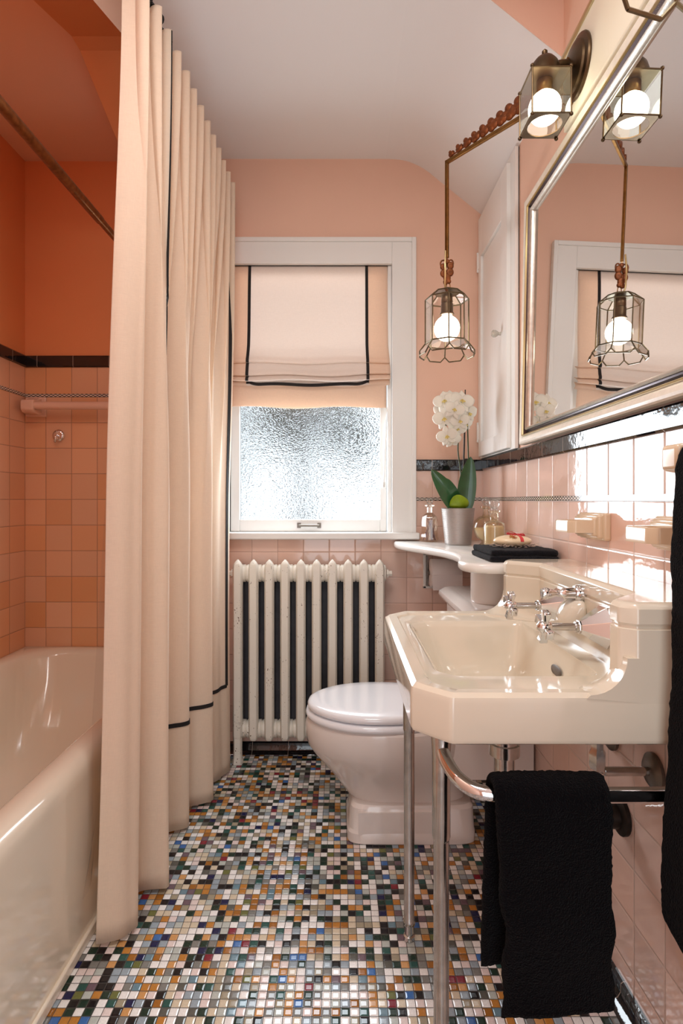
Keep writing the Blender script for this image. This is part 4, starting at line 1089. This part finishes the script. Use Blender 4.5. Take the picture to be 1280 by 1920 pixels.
BL = [((833, 752), -.02, (-.35, -1, .15), .078, .2), ((866, 752), -.055, (.15, -1, .25), .086, -.15), ((879, 776), -.02, (.55, -1, -.05), .074, .3), ((852, 768), -.075, (-.1, -1, .05), .070, -.3), ((833, 785), -.05, (-.35, -1, -.15), .080, .15),
      ((862, 790), -.06, (.1, -1, -.05), .068, .1), ((857, 803), -.04, (.2, -1, -.3), .070, -.2), ((838, 818), -.06, (-.3, -1, -.25), .072, .25), ((845, 745), .01, (.0, -1, .5), .074, .0), ((872, 797), -.01, (.5, -1, -.3), .066, .5), ((829, 770), .0, (-.7, -1, .1), .070, -.2), ((848, 826), -.03, (.1, -1, -.5), .062, .2)]
for (p, dy, d, sz, rl2) in BL: bloom(at(p[0], p[1], OY + dy), d, sz, rl2)

# ================================================================== BOTTLES
M['amber'] = thin_glass('amber_tinted_glass', (.98, .93, .82, 1), .16, .03)
M['peachglass'] = thin_glass('peach_tinted_glass', (.98, .93, .86, 1), .16, .03)
M['straw'] = principled('dried_stems', rgb(206, 184, 168), .8)
M['mauve'] = principled('mauve_stems', rgb(142, 116, 128), .8)
M['oil'] = principled('bath_oil', rgb(248, 228, 188), .25, trans=.35)
def stopper(p, r, z):
    bm = BM(); sphere(bm, (p[0], p[1], z + r * 1.15), r, seg=20, rg=12); lathe(bm, [(r * .55, z - .012), (r * .55, z + .004), (r * .4, z + .010)], (p[0], p[1], 0), 16); return bm
def bottle(label, p, prof, sides, ballr, topz, mat, rot=0.0, fill=None, stems=0):
    t = thing('perfume_bottle', label, 'bottle', (p[0], p[1], SZ), 'glass bottles on the corner shelf')
    bm = BM(); lathe(bm, [(r, SZ + h) for r, h in prof], (p[0], p[1], 0), sides or 32, rot=rot)
    obj('glass_body', bm, mat, t, angle=30 if sides else 60)
    obj('stopper', stopper(p, ballr, SZ + topz), M['glass'], t)
    if fill:
        bm = BM(); lathe(bm, [(r * .9, SZ + .004 + h * .98) for r, h in fill], (p[0], p[1], 0), sides or 28, rot=rot); obj('bath_oil', bm, M['oil'], t, angle=40)
    if stems:
        bm = BM(); rnd = random.Random(stems)
        for k in range(stems):
            a0, a1 = rnd.uniform(0, 6.28), rnd.uniform(0, 6.28); r0, r1 = rnd.uniform(.006, .028), rnd.uniform(.006, .024)
            rod(bm, (p[0] + r0 * cos(a0), p[1] + r0 * sin(a0), SZ + .006), (p[0] + r1 * cos(a1), p[1] + r1 * sin(a1), SZ + rnd.uniform(.05, .105)), .0011, n=5, mi=k % 2)
        obj('dried_stems', bm, [M['straw'], M['mauve']], t)
    return t
bottle('faceted glass bottle with ball stopper left of the orchid pot', (.362, 2.262), [(.030, .0005), (.037, .004), (.039, .012), (.036, .022), (.034, .045), (.034, .088), (.031, .100), (.022, .110), (.013, .116), (.0115, .118), (.0115, .140), (.020, .143), (.020, .149), (.012, .150)], 8, .0135, .150, M['peachglass'], .2, None, 46)
bottle('round glass flask with ball stopper behind the square-shouldered bottle', (.528, 2.02), [(.018, .0005), (.026, .006), (.016, .016), (.020, .022), (.036, .034), (.0455, .056), (.047, .070), (.042, .092), (.028, .106), (.0135, .112), (.0115, .118), (.0115, .136), (.020, .140), (.020, .146), (.012, .147)], 0, .015, .148, M['amber'], 0, [(.018, .02), (.034, .034), (.044, .056), (.045, .066)], 0)
bottle('square-shouldered glass bottle of pale oil in front of the round flask', (.508, 1.84), [(.034, .0005), (.0365, .004), (.0365, .010), (.0350, .016), (.0350, .082), (.0335, .090), (.026, .097), (.0150, .101), (.0135, .103), (.0135, .125), (.020, .129), (.0200, .134), (.013, .135)], 0, .0175, .136, M['amber'], 0, [(.0350, .01), (.0350, .075), (.03, .082)], 14)

# folded towel + wrapped soap
ft = thing('folded_towel', 'folded black terry washcloth on the corner shelf beside the sink', 'towel', (.50, 1.60, SZ), 'black towels')
bm = BM()
for k, (z0, z1, e) in enumerate(((.0015, .017, 0), (.0165, .033, .004))):
    nx, ny = 44, 44; x0, x1, y0, y1 = .402 + e, .590, 1.495 + e, 1.715 - e
    poly = fillet([(x0, y0), (x1, y0), (x1, y1), (x0, y1)], .012, 4)
    P = [Vector(p) for p in poly]; P = [tuple(q_) for q_ in resample(P + [P[0]], 160)][:-1]; cc = ((x0 + x1) / 2, (y0 + y1) / 2)
    R = []
    for s, z in ((.2, z0), (.6, z0), (.94, z0), (.985, z0 + .002), (1.0, (z0 + z1) / 2), (.985, z1 - .002), (.94, z1), (.8, z1), (.6, z1), (.4, z1), (.2, z1)):
        R.append([(cc[0] + (x - cc[0]) * s, cc[1] + (y - cc[1]) * s, SZ + z) for x, y in P])
    rings(bm, R)
fuzz(bm, .0013, 9)
for v in bm.verts: v.co.z = max(v.co.z, SZ + .0006)
obj('terry_layers', bm, M['folded'], ft, angle=180)
so = thing('wrapped_soap', 'cream soap bar tied with a red ribbon on the folded towel', 'soap', (.50, 1.61, SZ + .034))
M['soap'] = principled('cream_soap', rgb(236, 216, 180), .35, coat=.5)
M['redrib'] = principled('red_ribbon', rgb(206, 60, 66), .45)
bm = BM(); sc_ = Vector((.497, 1.61, SZ + .0505)); sphere(bm, sc_, 1, .055, .036, .0175, 32, 16); obj('soap_bar', bm, M['soap'], so)
bm = BM()
def on_soap(t, x): 
    k = sqrt(max(0, 1 - ((x) / .055) ** 2)); return sc_ + Vector((x, -.0368 * k * cos(t), .0183 * k * sin(t)))
for x0, dx in ((.016, .0), (.013, .006)):
    R = []
    for i in range(17):
        t = pi * i / 16; p = on_soap(t, x0 + dx * cos(t)); R.append([p + Vector((-.0035, 0, 0)), p + Vector((.0035, 0, 0)), p + Vector((.0035, 0, .001)), p + Vector((-.0035, 0, .001))])
    rings(bm, R)
tube(bm, catmull([on_soap(pi / 2, .014) + Vector((0, 0, .001)), on_soap(pi / 2, -.004) + Vector((0, -.004, .008)), on_soap(pi / 2, -.016) + Vector((0, 0, .004)), on_soap(pi / 2, .012) + Vector((0, 0, .001))], 8), .003, 6, flat=.3)
tube(bm, catmull([on_soap(pi / 2, .014) + Vector((0, 0, .001)), on_soap(pi / 2, .028) + Vector((0, -.004, .006)), on_soap(pi / 2, .034) + Vector((0, .003, .002)), on_soap(pi / 2, .014) + Vector((0, 0, .001))], 8), .003, 6, flat=.3)
obj('ribbon', bm, M['redrib'], so)
bm = BM(); rnd = random.Random(4)
for k in range(26):
    a = rnd.uniform(0, 2 * pi); c0 = on_soap(radians(48), -.008); r1 = rnd.uniform(.006, .015)
    tt = radians(48) + sin(a) * r1 / .024; p1 = on_soap(tt, -.008 + cos(a) * r1) + Vector((0, -.0015, .0015)); rod(bm, c0 + Vector((0, -.001, .001)), p1, .0012, .0004, n=5, mi=k % 2)
obj('dried_flower', bm, [principled('flower_rust', rgb(168, 70, 44), .7), principled('flower_ochre', rgb(176, 130, 60), .7)], so)
bm = BM()
for k in range(90):
    a = rnd.uniform(0, 2 * pi); r = rnd.uniform(.75, 1.25); p0 = Vector((sc_.x + .054 * r * cos(a), sc_.y + .036 * r * sin(a), SZ + .0345 + rnd.uniform(0, .006))); d = Vector((rnd.uniform(-1, 1), rnd.uniform(-1, 1), rnd.uniform(0, .35))) * .018; rod(bm, p0, p0 + d, .0006, n=4)
obj('straw_nest', bm, M['straw'], so)

# ================================================================== MIRROR
MY0, MY1 = .50, 1.765; MH = .770; MZ = 1.2285; TILT = radians(1.25)
mir = thing('wall_mirror', 'large mirror in a silver and cream frame leaning on the black tile ledge', 'mirror', (.586, (MY0 + MY1) / 2, MZ))
def mitre(bm, y0, y1, z0, z1, w, prof):
    """frame swept round a rectangle; prof = [(t 0..1 across, out)], outward = -x"""
    R = []
    for t, o in prof:
        k = w * t; R.append([(.586 - o, y0 + k, z0 + k), (.586 - o, y1 - k, z0 + k), (.586 - o, y1 - k, z1 - k), (.586 - o, y0 + k, z1 - k)])
    R.append(R[0]); 
    V = [[bm.verts.new(p) for p in r] for r in R[:-1]]; V.append(V[0])
    for a, b in zip(V, V[1:]):
        for i in range(4): bm.faces.new((a[i], a[(i + 1) % 4], b[(i + 1) % 4], b[i]))
M['silverframe'] = principled('aged_silver_leaf', rgb(206, 200, 190), .28, metal=.75, bump=(150, .25, .001), var=(60, .12))
M['creamframe'] = principled('cream_frame', rgb(226, 218, 204), .3, coat=.2, bump=(90, .2, .001), var=(70, .08))
M['darkframe'] = principled('dark_reflection_line', rgb(70, 58, 60), .25, metal=.8)  # dark reflection in the silver moulding, put into the metal's colour
M['goldframe'] = principled('gold_bead', rgb(198, 176, 130), .28, metal=.85)
z0, z1 = MZ, MZ + MH
bm = BM(); mitre(bm, MY0, MY1, z0, z1, .024, [(0, 0), (0, .016), (.12, .021), (.35, .023), (.75, .020), (1, .017), (1, 0)]); obj('outer_moulding', bm, M['creamframe'], mir, angle=25)
bm = BM(); mitre(bm, MY0 + .0242, MY1 - .0242, z0 + .0242, z1 - .0242, .006, [(0, 0), (0, .018), (.25, .0215), (.5, .0225), (.75, .0215), (1, .016), (1, 0)]); obj('gold_bead', bm, M['goldframe'], mir, angle=40)
bm = BM(); mitre(bm, MY0 + .0304, MY1 - .0304, z0 + .0304, z1 - .0304, .012, [(0, 0), (0, .017), (.3, .011), (.7, .009), (1, .010), (1, 0)]); obj('dark_reflection', bm, M['darkframe'], mir, angle=25)
bm = BM(); mitre(bm, MY0 + .0426, MY1 - .0426, z0 + .0426, z1 - .0426, .012, [(0, 0), (0, .015), (.3, .018), (.6, .015), (1, .006), (1, 0)]); obj('inner_bead', bm, M['silverframe'], mir, angle=40)
bm = BM(); box(bm, .5815, .585, MY0 + .03, MY1 - .03, z0 + .03, z1 - .03); obj('mirror_glass', bm, principled('mirror_silver', (.88, .89, .89, 1), .012, metal=1), mir, smooth=False)
mir.rotation_euler = (0, TILT, 0)

# cream board that carries the lamps
brd = thing('lamp_board', 'cream painted board above the mirror carrying the wall lamps', 'wall panel', (RW, 1.133, 2.1))
bm = BM(); box(bm, RW - .016, RW + .003, .815, 1.452, 2.010, 2.205); obj('board', bm, M['cream_paint'], brd, bevel=.004)
bm = BM(); box(bm, RW - .021, RW - .001, .808, 1.459, 2.198, 2.212); obj('top_bead', bm, M['goldframe'], brd, bevel=.003)
BX = RW - .016
# ------------------------------------------------ bulbs
m, nt, out = new_mat('bulb_glow'); e = N(nt, 'ShaderNodeEmission'); e.inputs[0].default_value = (1, .86, .68, 1); e.inputs[1].default_value = 9.0; L(nt, e.outputs[0], out.inputs['Surface']); M['bulb'] = m
def bulb_into(parent, c, r=.040):
    bm = BM(); c = Vector(c)
    lathe(bm, [(.001, -r)] + [(r * sin(pi * k / 16), -r * cos(pi * k / 16)) for k in range(1, 14)] + [(.016, r * .95), (.0135, r * 1.18)], c, 28); return obj('globe_bulb', bm, M['bulb'], parent)

# ------------------------------------------------ box sconces
def sconce(yc_, label):
    t = thing('wall_sconce', label, 'wall lamp', (BX, yc_, 2.105))
    bm = BM(); lathe(bm, [(.070, 0), (.071, .004), (.069, .008), (.058, .011), (.056, .016), (.044, .022), (.018, .027), (.001, .028)], (BX - .0003, yc_, 2.108), 40, '-X'); bp_ = obj('backplate', bm, M['bronze'], t)
    bm = BM(); box(bm, BX - .031, BX - .024, yc_ - .004, yc_ + .004, 2.10, 2.13); obj('bracket_key', bm, M['brass'], bp_)
    cx, cy, zt, zb = .4935, yc_ - .010, 2.068, 1.960; h = .0455
    bm = BM(); tube(bm, catmull([(BX - .02, cy + .006, 2.110), (.550, cy + .004, 2.113), (.520, cy, 2.106), (cx, cy, 2.095)], 8), .009, 14); obj('arm', bm, M['bronze'], t)
    bm = BM(); lathe(bm, [(.038, zt + .001), (.038, zt + .006), (.036, zt + .022), (.031, zt + .038), (.022, zt + .050), (.010, zt + .056), (.004, zt + .057), (.004, zt + .062), (.0065, zt + .066), (.0065, zt + .071), (.002, zt + .076)], (cx, cy, 0), 32); obj('cap', bm, M['bronze'], t)
    # cage
    bm = BM()
    P = [(cx - h, cy - h), (cx + h, cy - h), (cx + h, cy + h), (cx - h, cy + h)]
    for (x, y) in P:
        rod(bm, (x, y, zb), (x, y, zt), .0021, n=8)
        for z in (zb - .003, zt + .002): sphere(bm, (x, y, z), .0048, seg=10, rg=6)
    for i in range(4):
        a, b_ = P[i], P[(i + 1) % 4]
        for z in (zb, zt): rod(bm, (a[0], a[1], z), (b_[0], b_[1], z), .0019, n=8)
    prism(bm, P, zt - .001, zt + .002)
    cg = obj('cage', bm, M['bronze'], t)
    # bottom plate with a round opening
    bm = BM(); n = 48; an = angle_list([P], (cx, cy), n)
    o_ = rays(P, (cx, cy), an); i_ = [(cx + .040 * cos(a), cy + .040 * sin(a)) for a in an]
    R = [[(x, y, zb + .001) for x, y in o_], [(x, y, zb - .0015) for x, y in o_], [(x, y, zb - .0015) for x, y in i_], [(x, y, zb + .001) for x, y in i_]]
    R.append(R[0]); rings(bm, R, False, False); bmesh.ops.remove_doubles(bm, verts=bm.verts, dist=1e-6); obj('bottom_ring', bm, M['bronze'], cg, angle=30)
    bm = BM()
    for i in range(4):
        a, b_ = P[i], P[(i + 1) % 4]; quad(bm, [(a[0], a[1], zb), (b_[0], b_[1], zb), (b_[0], b_[1], zt), (a[0], a[1], zt)])
    obj('glass_panes', bm, M['sconce_glass'], t, smooth=False)
    bm = BM(); lathe(bm, [(.019, zt - .002), (.019, zt - .026), (.015, zt - .032)], (cx, cy, 0), 24); obj('socket', bm, M['brass'], t)
    bulb_into(t, (cx, cy, zt - .066), .0385)
sconce(1.356, 'bronze glass box sconce with a round backplate above the mirror')

# ------------------------------------------------ swing arm lanterns
def lantern(LX, LY, WY, label):
    t = thing('hanging_lantern', label, 'lantern', (BX, WY, 2.089), 'faceted glass lanterns on brass swing arms')
    ZA = 2.089
    A, B = Vector((BX - .012, WY, ZA)), Vector((LX, LY, ZA)); d = (B - A).normalized(); s = d.cross(Vector((0, 0, 1)))
    def bar(bm, p, q, w, h):
        dd = (q - p).normalized(); up = Vector((0, 0, 1)) if abs(dd.z) < .9 else d; sd = dd.cross(up).normalized(); up = sd.cross(dd)
        rings(bm, [[c_ + sd * w / 2 + up * h / 2, c_ - sd * w / 2 + up * h / 2, c_ - sd * w / 2 - up * h / 2, c_ + sd * w / 2 - up * h / 2] for c_ in (p, q)])
    bm = BM(); bar(bm, A, B + d * .005, .0085, .0115); bar(bm, B + Vector((0, 0, .0057)), Vector((LX, LY, 1.795)), .0085, .0105)
    arm = obj('swing_arm', bm, M['brass'], t, bevel=.0012, smooth=False)
    bm = BM(); box(bm, BX - .006, BX, WY - .016, WY + .016, ZA - .045, ZA + .055); rod(bm, (BX - .012, WY, ZA - .035), (BX - .012, WY, ZA + .045), .007); obj('wall_pivot', bm, M['brass'], t, bevel=.001)
    # oak leaf garland along the arm
    bm = BM(); ln = (B - A).length; rnd = random.Random(11)
    def lobe(c_, r, ax, k=1.0): 
        nv = s; u = ax.normalized(); w = nv.cross(u)
        R = []
        for sc2, o in ((.1, .0035), (.6, .0045), (.9, .003), (1, 0), (.9, -.003), (.1, -.0035)):
            R.append([c_ + (u * cos(2 * pi * i / 14) * r * k + w * sin(2 * pi * i / 14) * r) * sc2 + nv * o for i in range(14)])
        rings(bm, R)
    for i in range(10):
        f = i / 9; sd = .955 - .70 * f; size = .0075 + .0115 * f ** .8
        p = A + d * (ln * sd) + Vector((0, 0, .0165 + .019 * f))
        ax = (d * .55 + Vector((0, 0, .8)))
        lobe(p, size * 1.05, d, 1.3); lobe(p + Vector((0, 0, size * .85)) + d * size * .5, size * .72, ax, 1.15); lobe(p + Vector((0, 0, -size * .6)) + d * size * .3, size * .6, d, 1.2); lobe(p + Vector((0, 0, size * .5)) - d * size * .9, size * .5, ax)
    tube(bm, [A + d * (ln * (.93 - .75 * k / 20)) + Vector((0, 0, .012 + .024 * k / 20)) for k in range(21)], [.002 + .0025 * k / 20 for k in range(21)], 8)
    obj('leaf_garland', bm, M['rust'], arm, angle=70)
    bm = BM(); q0 = A + d * (ln * .26) + Vector((0, 0, .062))
    tube(bm, catmull([A + d * (ln * .33) + Vector((0, 0, .03)), A + d * (ln * .33) + Vector((0, 0, .06)), A + d * (ln * .27) + Vector((0, 0, .085)), A + d * (ln * .15) + Vector((0, 0, .088)), A + d * (ln * .05) + Vector((0, 0, .05)), A + d * (ln * .02)], 8), .004, 10); obj('scroll', bm, M['brass'], arm)
    # leaf finial and loop at the foot of the drop
    bm = BM()
    s0 = s; s = Vector((0, -1, 0))
    for z, r, dx in ((1.785, .007, 0), (1.772, .011, .010), (1.768, .010, -.011), (1.752, .012, .009), (1.748, .012, -.009), (1.735, .012, 0), (1.722, .008, -.004), (1.724, .007, .006)): lobe(Vector((LX + dx, LY, z)), r, Vector((0, 0, 1)), 1.15)
    tube(bm, [(LX - .011 + .009 * cos(a * pi / 6), LY, 1.778 + .011 * sin(a * pi / 6)) for a in range(12)], .0025, 8, closed=True); tube(bm, [(LX + .012 + .007 * cos(a * pi / 6), LY, 1.780 + .010 * sin(a * pi / 6)) for a in range(12)], .0025, 8, closed=True)
    s = s0
    obj('leaf_finial', bm, M['rust'], arm, angle=70)
    bm = BM(); tube(bm, [(LX + .004 + .006 * cos(a * pi / 6), LY, 1.708 + .012 * sin(a * pi / 6)) for a in range(12)], .0016, 8, closed=True); obj('hanging_link', bm, M['brass'], t)
    bm = BM(); tube(bm, catmull([(LX - .006, LY - .007, 1.815), (LX - .008, LY - .014, 1.77), (LX - .008, LY - .014, 1.735), (LX - .008, LY - .010, 1.71), (LX - .002, LY, 1.693)], 8), .0028, 8); obj('flex_cord', bm, M['goldframe'], t)
    # glass body: octagon
    def oc(r, z, off=0): return [Vector((LX + r * sin(radians(-6) + (i + off) * pi / 4), LY - r * cos(radians(-6) + (i + off) * pi / 4), z)) for i in range(8)]
    top, sh, bo, sk = oc(.040, 1.690), oc(.0655, 1.668), oc(.0655, 1.535), oc(.083, 1.512)
    skb = []; 
    for i in range(8):
        p, q = sk[i], sk[(i + 1) % 8]; cen = Vector((LX, LY, 0)); 
        a1 = p.lerp(q, .22); a2 = p.lerp(q, .78); ex = 1.055
        for v_ in (a1, a2): v_.x = LX + (v_.x - LX) * ex; v_.y = LY + (v_.y - LY) * ex; v_.z = 1.497
        skb.append((a1, a2))
    E = []
    for i in range(8):
        j = (i + 1) % 8
        E += [(top[i], top[j]), (top[i], sh[i]), (sh[i], sh[j]), (sh[i], bo[i]), (bo[i], bo[j]), (bo[i], sk[i]), (sk[i], skb[i][0]), (skb[i][0], skb[i][1]), (skb[i][1], sk[j])]
    bm = BM()
    for a, b_ in E: rod(bm, a, b_, .0021, n=6)
    prism(bm, [(v_.x, v_.y) for v_ in top], 1.688, 1.691); lathe(bm, [(.008, 1.69), (.006, 1.698), (.003, 1.700)], (LX, LY, 0), 12)
    obj('came_frame', bm, M['came'], t, angle=50)
    bm = BM()
    for i in range(8):
        j = (i + 1) % 8
        quad(bm, [top[i], top[j], sh[j], sh[i]]); quad(bm, [sh[i], sh[j], bo[j], bo[i]]); f = bm.faces.new([bm.verts.new(v_) for v_ in (bo[i], bo[j], sk[j], skb[i][1], skb[i][0], sk[i])])
    obj('glass_panes', bm, M['glass'], t, smooth=False)
    bm = BM(); lathe(bm, [(.012, 1.688), (.0165, 1.682), (.0175, 1.660), (.0165, 1.657), (.0185, 1.654), (.0185, 1.630), (.022, 1.624), (.021, 1.621)], (LX, LY, 0), 24); obj('socket', bm, M['bronze'], t)
    bulb_into(t, (LX, LY, 1.580), .0390)
    return t
lantern(.326, 1.705, 1.405, 'faceted glass lantern hanging from a brass swing arm near the window')
lantern(.300, .430, .72, 'faceted glass lantern cropped by the top right corner of the picture')

# ================================================================== CORNER CABINET
cab = thing('wall_cabinet', 'white built-in wall cabinet with paneled door in the back right corner', 'cabinet', (RW, 2.10, 1.73))
bm = BM(); cx = RW
CY0, CY1, CZ0, CZ1 = 1.868, BW - .001, 1.228, 2.243
box(bm, cx - .012, cx + .003, CY0, CY0 + .052, CZ0, CZ1); box(bm, cx - .012, cx + .003, CY1 - .024, CY1, CZ0, CZ1); box(bm, cx - .012, cx + .003, CY0 + .052, CY1 - .024, CZ1 - .03, CZ1); box(bm, cx - .012, cx + .003, CY0 + .052, CY1 - .024, CZ0, CZ0 + .004)
box(bm, cx - .002, cx + .003, CY0, CY1, CZ0, CZ1)
obj('face_frame', bm, M['white_paint'], cab, bevel=.0015)
bm = BM(); dx0, dx1 = cx - .026, cx - .006; dy0, dy1, dz0, dz1 = CY0 + .046, CY1 - .026, CZ0 + .006, CZ1 - .028; st = .068
py0, py1, pz0, pz1 = dy0 + st, dy1 - st * .55, 1.294, 2.050
box(bm, dx0, dx1, dy0, py0, dz0, dz1); box(bm, dx0, dx1, py1, dy1, dz0, dz1); box(bm, dx0, dx1, py0, py1, dz0, pz0); box(bm, dx0, dx1, py0, py1, pz1, dz1); box(bm, dx0 + .010, dx1, py0, py1, pz0, pz1)
dr = obj('door', bm, M['white_paint'], cab, bevel=.002)
bm = BM(); lathe(bm, [(.007, 0), (.006, .008), (.009, .012), (.0135, .020), (.0135, .026), (.009, .032), (.001, .033)], (dx0, 1.985, 1.648), 12, '-X', sides=10); obj('glass_knob', bm, principled('knob_glass', rgb(216, 212, 200), .08, spec=.8, trans=.4), dr, smooth=False)
for z in (2.04, 1.335):
    bm = BM(); rod(bm, (dx0 - .001, dy1 + .004, z - .034), (dx0 - .001, dy1 + .004, z + .034), .0042, n=10); sphere(bm, (dx0 - .001, dy1 + .004, z + .037), .005, seg=10, rg=6); sphere(bm, (dx0 - .001, dy1 + .004, z - .037), .005, seg=10, rg=6); box(bm, dx0 - .002, dx0, dy1 - .010, dy1 + .014, z - .030, z + .030); obj('hinge', bm, M['white_paint'], cab)

# ================================================================== OUTSIDE
M['foliage'] = principled('dark_foliage', rgb(38, 50, 38), .8, bump=(6, 1, .2), var=(3, .4))
M['trunk'] = principled('trunk_bark', rgb(70, 60, 50), .9)
def tree(x, y, z0, h, r, label):
    t = thing('garden_tree', label, 'tree', (x, y, z0 - 1.6))
    bm = BM(); rod(bm, (x, y, z0 - 1.6), (x, y, z0 + h * .5), .10, .05, n=12); obj('trunk', bm, M['trunk'], t)
    bm = BM(); rnd = random.Random(int(x * 100))
    for k in range(46):
        a = rnd.uniform(0, 2 * pi); f = rnd.random(); rr = r * sqrt(rnd.random()) * (1.1 - .6 * f)
        sphere(bm, (x + rr * cos(a), y + rr * sin(a) * .7, z0 + h * f), rnd.uniform(.18, .34) * r, 1, 1, .8, 10, 7)
    for v in bm.verts: v.co += mnoise.noise_vector(v.co * 4) * .10 * r
    obj('foliage', bm, M['foliage'], t, smooth=False)
tree(-.50, 7.5, 1.70, 3.6, .95, 'dark tree blurred in the middle of the pebbled window glass')
tree(-2.0, 8.5, 1.3, 3.4, .5, 'slim dark tree blurred at the left edge of the window glass')
bm = BM(); box(bm, -14, 14, 2.7, 30, -1.2, -1.0); struct(obj('ground', bm, principled('pale_paving', rgb(222, 222, 224), .8), smooth=False))

# ================================================================== LIGHT
def area(name, loc, rot, sx, sy, power, col):
    l = bpy.data.lights.new(name, 'AREA'); l.shape = 'RECTANGLE'; l.size = sx; l.size_y = sy; l.energy = power; l.color = col
    o = bpy.data.objects.new(name, l); o.location = loc; o.rotation_euler = rot; COL.objects.link(o); return o
w = bpy.data.worlds.new('overcast'); SC.world = w; w.use_nodes = True
bg = w.node_tree.nodes['Background']; bg.inputs[0].default_value = (.88, .95, 1.03, 1); bg.inputs[1].default_value = 1.5
area('window_daylight', (-.13, BW + .048, 1.20), (radians(-90), 0, 0), .58, .46, 10.5, (.86, .94, 1.0))
area('shade_daylight', (-.13, BW + .026, 1.80), (radians(-90), 0, 0), .60, .40, 1.5, (.92, .96, 1.0))
area('doorway_fill', (0, -1.02, 1.15), (radians(90), 0, 0), .8, 1.9, 9.0, (.93, .97, 1.0))  # fill light added in the unseen doorway behind the camera
area('ceiling_fill', (-.05, .62, HC - .05), (0, 0, 0), .5, .5, 14.0, (1, .98, .96))  # added overhead fill, out of view, no fixture modelled
area('alcove_fill', (-1.02, 1.02, 2.465), (0, 0, 0), .3, .3, 3.0, (1, .95, .88))  # added to brighten the tub alcove, out of view

cam = bpy.data.cameras.new('camera'); co = bpy.data.objects.new('camera', cam); COL.objects.link(co)
co.location = (0, 0, CH); co.rotation_euler = (radians(90), 0, 0)
cam.sensor_fit = 'VERTICAL'; cam.sensor_height = 36.0; cam.lens = 36.0 * 1044 / 1920
cam.shift_x = 2 / 1920; cam.shift_y = -22 / 1920; cam.clip_start = .02
SC.camera = co
SC.view_settings.view_transform = 'Standard'; SC.view_settings.look = 'None'; SC.view_settings.gamma = 1; SC.view_settings.use_curve_mapping = False
SC.view_settings.exposure = 0.0
cy = SC.cycles
cy.use_denoising = True; cy.max_bounces = 14; cy.diffuse_bounces = 5; cy.glossy_bounces = 6; cy.transmission_bounces = 10; cy.transparent_max_bounces = 24
cy.caustics_reflective = False; cy.caustics_refractive = False; cy.sample_clamp_indirect = 6
